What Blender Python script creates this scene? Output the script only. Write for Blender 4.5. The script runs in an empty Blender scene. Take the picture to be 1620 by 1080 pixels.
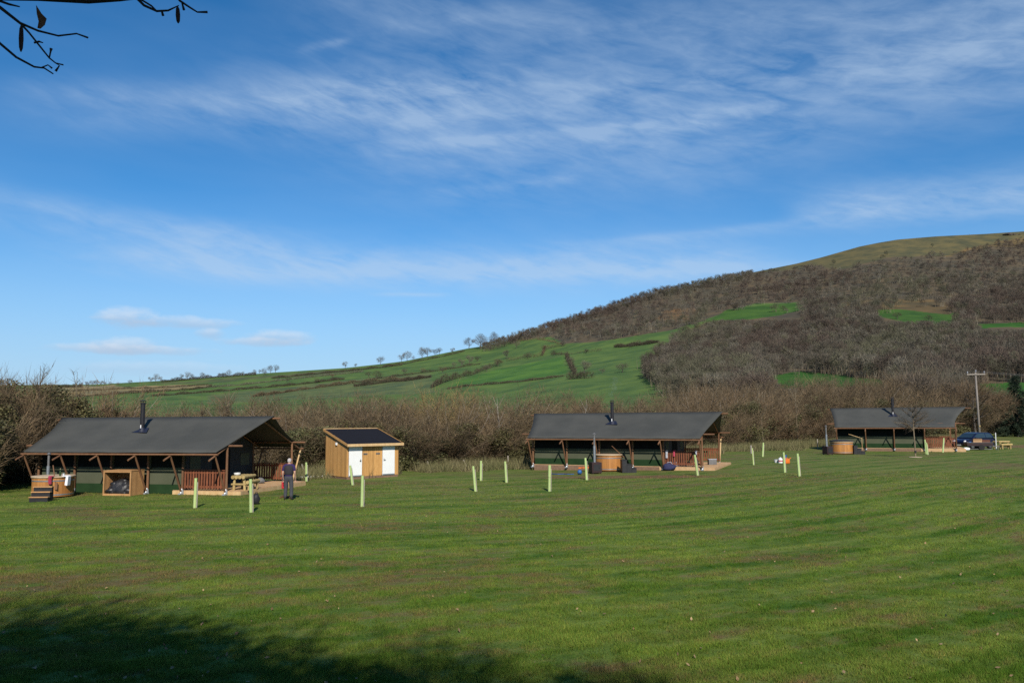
import bpy, bmesh, math, random
import numpy as np
from mathutils import Vector, Matrix, Euler

scene = bpy.context.scene
COL = scene.collection
R = math.radians
random.seed(7)
RNG = np.random.default_rng(11)

# ------------------------------------------------------------------ camera
FPX, CXP, CYP = 1260.0, 810.0, 540.0          # focal length in photo pixels
YH, CAMH, ROLL = 665.0, 3.25, R(-0.35)
PITCH = math.atan((YH - CYP) / FPX)
cam_data = bpy.data.cameras.new("camera")
cam_data.sensor_width = 36.0
cam_data.lens = 28.0
cam_data.clip_start = 0.05
cam_data.clip_end = 6000.0
cam = bpy.data.objects.new("camera", cam_data)
COL.objects.link(cam)
cam.matrix_world = Matrix.Translation((0, 0, CAMH)) @ Matrix.Rotation(R(90) + PITCH, 4, 'X') @ Matrix.Rotation(ROLL, 4, 'Z')
scene.camera = cam

# ------------------------------------------------------------------ light
SUN_EL, SUN_AZ = R(36), R(-9)                  # light travels towards this bearing (from +Y, right positive)
sun_data = bpy.data.lights.new("sun", 'SUN')
sun_data.energy = 4.2
sun_data.angle = R(0.53)
sun_data.color = (1.0, 0.93, 0.82)
sun = bpy.data.objects.new("sun", sun_data)
COL.objects.link(sun)
_d = Vector((math.sin(SUN_AZ) * math.cos(SUN_EL), math.cos(SUN_AZ) * math.cos(SUN_EL), -math.sin(SUN_EL)))
sun.rotation_euler = _d.to_track_quat('-Z', 'Y').to_euler()
sun.location = (6, -30, 30)

scene.view_settings.view_transform = 'Standard'
scene.view_settings.look = 'None'
scene.view_settings.exposure = 0.38
scene.view_settings.gamma = 1.0
scene.view_settings.use_curve_mapping = False
scene.cycles.max_bounces = 5
scene.cycles.diffuse_bounces = 3
scene.cycles.transparent_max_bounces = 8
scene.cycles.use_denoising = False
scene.cycles.volume_bounces = 0


class S:
    """a node socket with arithmetic"""
    def __init__(s, nt, sock): s.nt, s.k = nt, sock
    def m(s, op, *o):
        n = s.nt.nodes.new('ShaderNodeMath'); n.operation = op
        s.nt.links.new(s.k, n.inputs[0])
        for i, v in enumerate(o):
            if isinstance(v, S): s.nt.links.new(v.k, n.inputs[i + 1])
            else: n.inputs[i + 1].default_value = v
        return S(s.nt, n.outputs[0])
    def __add__(s, o): return s.m('ADD', o)
    def __radd__(s, o): return s.m('ADD', o)
    def __sub__(s, o): return s.m('SUBTRACT', o)
    def __mul__(s, o): return s.m('MULTIPLY', o)
    def __rmul__(s, o): return s.m('MULTIPLY', o)
    def __truediv__(s, o): return s.m('DIVIDE', o)
    def exp(s): return s.m('EXPONENT')
    def clamp(s): return s.m('MAXIMUM', 0.0).m('MINIMUM', 1.0)
    def ss(s, a, b):
        n = s.nt.nodes.new('ShaderNodeMapRange'); n.interpolation_type = 'SMOOTHSTEP'
        s.nt.links.new(s.k, n.inputs[0]); n.inputs[1].default_value = a; n.inputs[2].default_value = b
        return S(s.nt, n.outputs[0])


def xyz(nt, x, y, z=0.0):
    n = nt.nodes.new('ShaderNodeCombineXYZ')
    for i, v in enumerate((x, y, z)):
        if isinstance(v, S): nt.links.new(v.k, n.inputs[i])
        else: n.inputs[i].default_value = v
    return S(nt, n.outputs[0])


def noise(nt, vec, scale, detail=4.0, rough=0.55, dist=0.0):
    n = nt.nodes.new('ShaderNodeTexNoise')
    if vec is not None: nt.links.new(vec.k, n.inputs['Vector'])
    n.inputs['Scale'].default_value = scale; n.inputs['Detail'].default_value = detail
    n.inputs['Roughness'].default_value = rough; n.inputs['Distortion'].default_value = dist
    return S(nt, n.outputs['Fac'])


def mixc(nt, fac, a, b, blend='MIX'):
    n = nt.nodes.new('ShaderNodeMix'); n.data_type = 'RGBA'; n.blend_type = blend
    if isinstance(fac, S): nt.links.new(fac.k, n.inputs[0])
    else: n.inputs[0].default_value = fac
    for v, i in ((a, 6), (b, 7)):
        if isinstance(v, S): nt.links.new(v.k, n.inputs[i])
        else: n.inputs[i].default_value = (*v[:3], 1.0)
    return S(nt, n.outputs[2])


def ray(px, py):
    """direction of the view ray through a photo pixel"""
    u, v = px - CXP, py - CYP
    c, s = math.cos(-ROLL), math.sin(-ROLL)
    u, v = u * c - v * s, u * s + v * c
    x, y, z = u / FPX, 1.0, -v / FPX
    c, s = math.cos(PITCH), math.sin(PITCH)
    return (x, y * c - z * s, y * s + z * c)


def az_el(px, py):
    x, y, z = ray(px, py)
    return math.degrees(math.atan2(x, y)), math.degrees(math.atan2(z, math.hypot(x, y)))


# ------------------------------------------------------------------ sky
world = bpy.data.worlds.new("World")
scene.world = world
world.use_nodes = True
wt = world.node_tree
wt.nodes.clear()
w_out = wt.nodes.new('ShaderNodeOutputWorld')
w_bg = wt.nodes.new('ShaderNodeBackground')
w_sky = wt.nodes.new('ShaderNodeTexSky')
w_sky.sky_type = 'NISHITA'
w_sky.sun_disc = False
w_sky.sun_elevation = SUN_EL
w_sky.sun_rotation = R(180) + SUN_AZ
w_sky.altitude = 0.0
w_sky.air_density = 0.8
w_sky.dust_density = 0.1
w_sky.ozone_density = 1.5
w_bg.inputs[1].default_value = 0.085
_hs = wt.nodes.new('ShaderNodeHueSaturation')
_hs.inputs['Saturation'].default_value = 1.4
_hs.inputs['Value'].default_value = 1.16
wt.links.new(w_sky.outputs[0], _hs.inputs['Color'])
_tc = wt.nodes.new('ShaderNodeTexCoord')
_sp = wt.nodes.new('ShaderNodeSeparateXYZ')
wt.links.new(_tc.outputs['Generated'], _sp.inputs[0])
DX, DY, DZ = (S(wt, _sp.outputs[i]) for i in range(3))
AZ = DX.m('ARCTAN2', DY) * 57.2958
EL = DZ.m('ARCSINE') * 57.2958
cv = xyz(wt, AZ * 0.16, EL * 0.62 - AZ * 0.03)
n_big = noise(wt, cv, 0.55, 7.0, 0.58, 0.4)
cv2 = xyz(wt, AZ * 0.34 - EL * 0.10, EL * 1.35 + AZ * 0.33, 3.0)
n_fib = noise(wt, cv2, 0.75, 9.0, 0.60, 0.35)
n_soft = noise(wt, xyz(wt, AZ * 0.05, EL * 0.2, 9.0), 1.0, 3.0)


def band(p1, p2, wu, wd, f1, f2):
    a1, e1 = az_el(*p1); a2, e2 = az_el(*p2)
    dd = EL - (AZ * ((e2 - e1) / (a2 - a1)) + (e1 - a1 * (e2 - e1) / (a2 - a1)))
    up = dd.m('MAXIMUM', 0.0) * (1 / wu); dn = dd.m('MINIMUM', 0.0) * (1 / wd)
    q = up * up + dn * dn
    m = (q * -1.0).exp()
    if f1: m = m * AZ.ss(a1 - f1, a1 + f1)
    if f2: m = m * (AZ.ss(a2 - f2, a2 + f2) * -1.0 + 1.0)
    return m


cir = band((60, 150), (760, 138), 1.1, 2.0, 5, 6) * 0.55
cir = cir + band((430, 140), (1620, 70), 2.2, 3.6, 9, 0) * 0.8
cir = cir + band((520, 0), (1700, -40), 2.0, 3.0, 8, 0) * 0.5
cir = cir + band((640, 224), (1190, 170), 0.28, 1.1, 5, 4) * 0.42
cir = cir + band((600, 270), (1250, 225), 1.8, 3.5, 8, 8) * 0.3
cir = cir + band((680, 305), (900, 280), 0.3, 0.7, 2, 3) * 0.3
cir = cir + band((-100, 300), (470, 385), 0.9, 1.4, 8, 6) * 0.6
cir = cir + band((180, 408), (1180, 416), 1.5, 1.2, 8, 5) * 1.1
cir = cir + band((650, 424), (1330, 416), 0.35, 0.5, 6, 3) * 0.35
cir = cir + band((1290, 340), (1640, 310), 1.5, 1.0, 3, 0) * 1.15
cir = cir + band((880, 388), (1360, 338), 0.3, 0.6, 5, 3) * 0.4
cir = cir + band((480, 78), (550, 64), 0.25, 0.3, 0.8, 0.6) * 0.4
cir = cir + band((600, 465), (710, 466), 0.12, 0.15, 1.2, 0.6) * 0.5
tex = (n_big - 0.26).m('MAXIMUM', 0.0) * 1.25 + (n_fib - 0.36).m('MAXIMUM', 0.0) * 1.25
cir = (cir * tex.m('MINIMUM', 1.15) * 0.8).m('MINIMUM', 0.52)
veil = EL.ss(9.0, -1.0) * 0.05 + (n_soft - 0.35).m('MAXIMUM', 0.0) * 0.18
cir = (cir + veil).m('MINIMUM', 0.75)
air_c = mixc(wt, EL.ss(15.0, 0.5) * 0.8, S(wt, _hs.outputs[0]), (2.6, 4.5, 7.0))
sky_c = mixc(wt, cir, air_c, (4.6, 5.9, 7.5))


def puff(px, py, wpx, hpx):
    a, e = az_el(px, py)
    k = 57.2958 / FPX
    q1 = (AZ - a) * (1 / (wpx * k)); q2 = (EL - e) * (1 / (hpx * k))
    return (q1 * q1 + (q2 * q2) * 1.0) * -1.0 + 1.0


n_puff = noise(wt, xyz(wt, AZ * 0.5, EL * 1.1, 5.0), 1.3, 6.0, 0.6)
for (px, py, w_, h_) in ((203, 503, 46, 17), (275, 510, 92, 11), (333, 528, 24, 9), (200, 547, 52, 14),
                         (215, 553, 120, 8), (443, 534, 52, 13), (415, 541, 70, 8), (240, 582, 130, 12)):
    b = puff(px, py, w_, h_)
    cov = (b + (n_puff - 0.5) * 2.2).ss(-0.25, 1.15) * (0.52 if py < 560 else 0.25)
    a, e = az_el(px, py)
    lit = (EL - e + (n_puff - 0.5) * 0.6).ss(-0.25, 0.45)
    ccol = mixc(wt, lit, (4.0, 4.9, 6.3), (6.4, 7.0, 7.9))
    sky_c = mixc(wt, cov, sky_c, ccol)
wt.links.new(sky_c.k, w_bg.inputs[0])
wt.links.new(w_bg.outputs[0], w_out.inputs[0])


# ------------------------------------------------------------------ ground heights
def sstep(a, b, x):
    t = np.clip((np.asarray(x, float) - a) / (b - a), 0, 1)
    return t * t * (3 - 2 * t)


def gz(x, y):
    """height of the meadow"""
    x = np.asarray(x, float); y = np.asarray(y, float)
    z = 0.42 * sstep(-3, 22, x) * sstep(12, 40, y)
    z = z + 1.75 * sstep(8.5, 1.0, y)                    # the bank the photographer stands on
    z = z + 0.05 * np.sin(x * 0.21 + 1.0) * np.sin(y * 0.17) * sstep(9, 14, y)
    return z


def gp(px, py):
    """point of the meadow seen at a photo pixel"""
    d = ray(px, py)
    z = 0.0
    for _ in range(12):
        t = (z - CAMH) / d[2]
        x, y = d[0] * t, d[1] * t
        z = float(gz(x, y))
    return Vector((x, y, z))


def at(px, py, Y):
    d = ray(px, py)
    t = Y / d[1]
    return Vector((d[0] * t, Y, CAMH + d[2] * t))


# hill: skyline of the bare ground in photo pixels
_sky = [(-700, 612), (-300, 611), (0, 609), (150, 608), (240, 603), (330, 597), (420, 590), (545, 582), (600, 576), (640, 571), (700, 559),
        (740, 551), (780, 545), (830, 530), (900, 508), (960, 489), (1040, 464), (1140, 444), (1180, 433), (1215, 426), (1260, 417),
        (1300, 407), (1360, 390), (1390, 384), (1420, 379), (1480, 374), (1560, 370), (1620, 366), (1750, 362), (2000, 372), (2600, 420)]
_su = np.array([ray(*p)[0] / ray(*p)[1] for p in _sky])
_ss = np.array([ray(*p)[2] / ray(*p)[1] for p in _sky])
Y0, YR = 130.0, 1000.0
S0 = (-1.0 - CAMH) / Y0


def hz(x, y):
    x = np.asarray(x, float); y = np.asarray(y, float)
    u = x / np.maximum(y, 1.0)
    top = np.interp(u, _su, _ss)
    t = np.clip((y - Y0) / (YR - Y0), 0, 1)
    g = t ** 0.8
    s = S0 + (top - S0) * g
    yy = np.minimum(y, YR)
    z = CAMH + yy * s - np.maximum(y - YR, 0) * 0.25
    z = z + (2.2 * np.sin(x * 0.021 + y * 0.013) + 1.5 * np.sin(x * 0.05 - y * 0.031 + 2)) * np.sin(np.pi * t) * t
    return z


def hp(px, py):
    """point of the hill seen at a photo pixel (None above the skyline)"""
    d = ray(px, py)
    ys = np.linspace(Y0, YR, 900)
    x = ys * d[0] / d[1]
    zr = CAMH + ys * d[2] / d[1]
    k = np.nonzero(hz(x, ys) >= zr)[0]
    if len(k) == 0:
        return None
    i = k[0]
    return Vector((x[i], ys[i], float(hz(x[i], ys[i]))))


def in_poly(x, y, poly):
    x = np.asarray(x); y = np.asarray(y)
    r = np.zeros(x.shape, bool)
    n = len(poly)
    for i in range(n):
        x1, y1 = poly[i]; x2, y2 = poly[(i + 1) % n]
        c = ((y1 > y) != (y2 > y)) & (x < (x2 - x1) * (y - y1) / ((y2 - y1) or 1e-9) + x1)
        r ^= c
    return r


def to_px(x, y, z):
    """photo pixel of a world point (used only to lay out fields seen in the photo)"""
    x = np.asarray(x, float); y = np.asarray(y, float); z = np.asarray(z, float) - CAMH
    c, s = math.cos(PITCH), math.sin(PITCH)
    d = y * c + z * s; v = -y * s + z * c
    u, v = FPX * x / d, -FPX * v / d
    c, s = math.cos(ROLL), math.sin(ROLL)
    return CXP + u * c - v * s, CYP + u * s + v * c


# ------------------------------------------------------------------ object helpers
def link(o, parent=None):
    COL.objects.link(o)
    if parent is not None: o.parent = parent
    return o


def tag(o, label=None, cat=None, group=None, kind=None):
    for k, v in (('label', label), ('category', cat), ('group', group), ('kind', kind)):
        if v: o[k] = v
    return o


def empty(name, loc, rz=0.0, label=None, cat=None, group=None):
    o = bpy.data.objects.new(name, None)
    o.empty_display_size = 0.3
    o.location = loc; o.rotation_euler = (0, 0, rz)
    link(o)
    return tag(o, label, cat, group)


def copy_tree(o, parent=None):
    c = o.copy(); COL.objects.link(c)
    if parent is not None: c.parent = parent
    for ch in list(o.children): copy_tree(ch, c)
    return c


class MB:
    """collects shapes that become ONE mesh"""
    def __init__(s): s.v, s.f, s.t = [], [], []
    def add(s, vs, fs, tint=None):
        n = len(s.v); s.v += [tuple(p) for p in vs]
        tint = random.random() if tint is None else tint
        for f in fs: s.f.append(tuple(i + n for i in f)); s.t.append(tint)
    def box(s, c, d, rz=0.0, tint=None, M=None):
        hx, hy, hz_ = d[0] / 2, d[1] / 2, d[2] / 2
        vs = [Vector((x, y, z)) for x in (-hx, hx) for y in (-hy, hy) for z in (-hz_, hz_)]
        if M is None: M = Matrix.Rotation(rz, 3, 'Z')
        c = Vector(c)
        s.add([M @ v + c for v in vs], [(0, 1, 3, 2), (4, 6, 7, 5), (0, 4, 5, 1), (2, 3, 7, 6), (0, 2, 6, 4), (1, 5, 7, 3)], tint)
    def beam(s, p, q, w, h, up=(0, 0, 1), tint=None):
        p, q = Vector(p), Vector(q); z = (q - p).normalized(); L = (q - p).length
        u = Vector(up)
        if abs(z.dot(u)) > 0.98: u = Vector((0, 1, 0))
        x = u.cross(z).normalized(); y = z.cross(x)
        M = Matrix((x, y, z)).transposed()
        s.box((p + q) / 2, (w, h, L), M=M, tint=tint)
    def tube(s, p, q, r0, r1=None, n=8, cap=True, tint=None):
        r1 = r0 if r1 is None else r1
        p, q = Vector(p), Vector(q); z = (q - p).normalized()
        u = Vector((0, 0, 1)) if abs(z.z) < 0.95 else Vector((1, 0, 0))
        x = u.cross(z).normalized(); y = z.cross(x)
        vs = []
        for c, r in ((p, r0), (q, r1)):
            for k in range(n):
                a = 2 * math.pi * k / n
                vs.append(c + (x * math.cos(a) + y * math.sin(a)) * r)
        fs = [(k, (k + 1) % n, n + (k + 1) % n, n + k) for k in range(n)]
        if cap: fs += [tuple(reversed(range(n))), tuple(range(n, 2 * n))]
        s.add(vs, fs, tint)
    def path(s, pts, radii, n=6, tint=None):
        pts = [Vector(p) for p in pts]; vs = []; x = None
        for i, p in enumerate(pts):
            z = (pts[min(i + 1, len(pts) - 1)] - pts[max(i - 1, 0)]).normalized()
            if x is None:
                u = Vector((0, 0, 1)) if abs(z.z) < 0.9 else Vector((1, 0, 0))
                x = u.cross(z).normalized()
            x = (x - z * x.dot(z)).normalized(); y = z.cross(x)
            for k in range(n):
                a = 2 * math.pi * k / n
                vs.append(p + (x * math.cos(a) + y * math.sin(a)) * radii[i])
        fs = []
        for i in range(len(pts) - 1):
            for k in range(n):
                fs.append((i * n + k, i * n + (k + 1) % n, (i + 1) * n + (k + 1) % n, (i + 1) * n + k))
        fs += [tuple(reversed(range(n))), tuple(range((len(pts) - 1) * n, len(pts) * n))]
        s.add(vs, fs, tint)
    def lathe(s, c, prof, n=24, tint=None, sx=1.0, sy=1.0):
        c = Vector(c); vs = []
        for r, z in prof:
            for k in range(n):
                a = 2 * math.pi * k / n
                vs.append(c + Vector((math.cos(a) * r * sx, math.sin(a) * r * sy, z)))
        fs = []
        for i in range(len(prof) - 1):
            for k in range(n):
                fs.append((i * n + k, i * n + (k + 1) % n, (i + 1) * n + (k + 1) % n, (i + 1) * n + k))
        fs.append(tuple(reversed(range(n)))); fs.append(tuple(range((len(prof) - 1) * n, len(prof) * n)))
        s.add(vs, fs, tint)
    def blob(s, c, r, seed=0, amp=0.15, n=12, m=8, flat=None):
        rn = random.Random(seed); c = Vector(c); vs = []
        ph = [(rn.uniform(0, 6), rn.uniform(1, 4), rn.uniform(1, 4)) for _ in range(4)]
        for i in range(m + 1):
            th = math.pi * i / m
            for k in range(n):
                a = 2 * math.pi * k / n
                w = 1 + amp * sum(math.sin(p + f * math.cos(a) * math.sin(th) * 2 + g * math.cos(th) * 2 + math.sin(a) * f) for p, f, g in ph) / 2
                z = -math.cos(th) * r[2] * w
                if flat is not None: z = max(z, flat)
                vs.append(c + Vector((math.cos(a) * math.sin(th) * r[0] * w, math.sin(a) * math.sin(th) * r[1] * w, z)))
        fs = [(i * n + k, i * n + (k + 1) % n, (i + 1) * n + (k + 1) % n, (i + 1) * n + k) for i in range(m) for k in range(n)]
        s.add(vs, fs)
    def prism(s, poly, d0, d1, f, tint=None):
        """poly of 2-D points, f(u, v, w) -> 3-D"""
        n = len(poly)
        vs = [f(u, v, d0) for u, v in poly] + [f(u, v, d1) for u, v in poly]
        fs = [tuple(range(n)), tuple(reversed(range(n, 2 * n)))] + [(k, n + k, n + (k + 1) % n, (k + 1) % n) for k in range(n)]
        s.add(vs, fs, tint)
    def build(s, name, mat, parent=None, bevel=0.0, smooth=False, loc=None):
        me = bpy.data.meshes.new(name)
        me.from_pydata(s.v, [], s.f)
        bm = bmesh.new(); bm.from_mesh(me)
        bmesh.ops.recalc_face_normals(bm, faces=bm.faces)
        bm.to_mesh(me); bm.free()
        a = me.attributes.new('tint', 'FLOAT', 'FACE')
        a.data.foreach_set('value', s.t)
        me.materials.append(mat)
        if smooth: me.polygons.foreach_set('use_smooth', [True] * len(me.polygons))
        o = bpy.data.objects.new(name, me)
        if loc is not None: o.location = loc
        if bevel:
            b = o.modifiers.new('bevel', 'BEVEL'); b.width = bevel; b.segments = 2; b.limit_method = 'ANGLE'
        return link(o, parent)


def np_mesh(name, V, k, mat, parent=None, tint=None, loc=None, do_link=True):
    """mesh of separate k-gons; V has shape (n, k, 3); tint: n values"""
    n = len(V)
    me = bpy.data.meshes.new(name)
    me.vertices.add(n * k); me.loops.add(n * k); me.polygons.add(n)
    me.vertices.foreach_set('co', np.ascontiguousarray(V, dtype=np.float32).ravel())
    me.loops.foreach_set('vertex_index', np.arange(n * k, dtype=np.int32))
    me.polygons.foreach_set('loop_start', np.arange(0, n * k, k, dtype=np.int32))
    me.polygons.foreach_set('loop_total', np.full(n, k, dtype=np.int32))
    me.update(calc_edges=True)
    if tint is not None:
        tint = np.asarray(tint, np.float32)
        if tint.ndim == 1:
            a = me.attributes.new('tint', 'FLOAT', 'FACE'); a.data.foreach_set('value', tint)
        else:
            a = me.attributes.new('hue', 'FLOAT_VECTOR', 'FACE'); a.data.foreach_set('vector', tint.ravel())
    me.materials.append(mat)
    o = bpy.data.objects.new(name, me)
    if loc is not None: o.location = loc
    return link(o, parent) if do_link else o


def unit(v): return v / np.maximum(np.linalg.norm(v, axis=-1, keepdims=True), 1e-9)


def slivers(p, d, L, w, rng):
    """thin triangles from p along d (arrays)"""
    side = unit(np.cross(d, unit(rng.normal(size=p.shape))))
    a = p - side * (w / 2)[:, None]; b = p + side * (w / 2)[:, None]
    return np.stack([a, b, p + d * L[:, None]], 1)


def leafs(p, size, rng, up=0.3):
    n = len(p)
    nrm = unit(rng.normal(size=(n, 3)) + np.array([0, -0.3, up]))
    t = unit(np.cross(nrm, rng.normal(size=(n, 3)))); b = np.cross(nrm, t)
    s1 = (size / 2)[:, None]
    return np.stack([p - t * s1, p - b * s1 * 0.6, p + t * s1, p + b * s1 * 0.6], 1)


# ------------------------------------------------------------------ materials
def mat(name, c1, c2=None, scale=6.0, rough=0.75, metal=0.0, tint=0.0, bump=0.0, bscale=None, stretch=(1, 1, 1), rnd=0.0, spec=0.35, detail=5.0, hue=False, space='Object', trans=0.0):
    m = bpy.data.materials.new(name); m.use_nodes = True
    nt = m.node_tree; b = nt.nodes['Principled BSDF']
    tc = nt.nodes.new('ShaderNodeTexCoord')
    mp = nt.nodes.new('ShaderNodeMapping'); mp.inputs['Scale'].default_value = stretch
    if space == 'World':
        g = nt.nodes.new('ShaderNodeNewGeometry'); nt.links.new(g.outputs['Position'], mp.inputs[0])
    else:
        nt.links.new(tc.outputs['Object'], mp.inputs[0])
    vec = S(nt, mp.outputs[0])
    c2 = c2 or tuple(x * 0.75 for x in c1)
    f = noise(nt, vec, scale, detail, 0.6).ss(0.3, 0.7)
    col = mixc(nt, f, c1, c2)
    if hue:
        at_ = nt.nodes.new('ShaderNodeAttribute'); at_.attribute_name = 'hue'
        col = mixc(nt, 1.0, col, S(nt, at_.outputs['Vector']), 'MULTIPLY')
    if tint:
        at_ = nt.nodes.new('ShaderNodeAttribute'); at_.attribute_name = 'tint'
        v = S(nt, at_.outputs['Fac']) * (2 * tint) + (1 - tint)
        col = mixc(nt, 1.0, col, xyz(nt, v, v, v), 'MULTIPLY')
    if rnd:
        oi = nt.nodes.new('ShaderNodeObjectInfo'); r = S(nt, oi.outputs['Random'])
        v = r * (2 * rnd) + (1 - rnd)
        r2 = (r * 7.31).m('FRACT')
        w_ = r2 * (0.5 * rnd) + (1 - 0.25 * rnd)
        col = mixc(nt, 1.0, col, xyz(nt, v, v * w_, v * w_), 'MULTIPLY')
    nt.links.new(col.k, b.inputs['Base Color'])
    b.inputs['Roughness'].default_value = rough; b.inputs['Metallic'].default_value = metal
    b.inputs['Specular IOR Level'].default_value = spec
    if bump:
        bn = nt.nodes.new('ShaderNodeBump'); bn.inputs['Strength'].default_value = bump; bn.inputs['Distance'].default_value = 0.02
        nt.links.new(noise(nt, vec, bscale or scale * 6, 4.0).k, bn.inputs['Height'])
        nt.links.new(bn.outputs[0], b.inputs['Normal'])
    if trans:
        tr = nt.nodes.new('ShaderNodeBsdfTranslucent'); nt.links.new(col.k, tr.inputs[0])
        mx = nt.nodes.new('ShaderNodeMixShader'); mx.inputs[0].default_value = trans
        nt.links.new(b.outputs[0], mx.inputs[1]); nt.links.new(tr.outputs[0], mx.inputs[2])
        nt.links.new(mx.outputs[0], nt.nodes['Material Output'].inputs[0])
    return m


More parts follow.
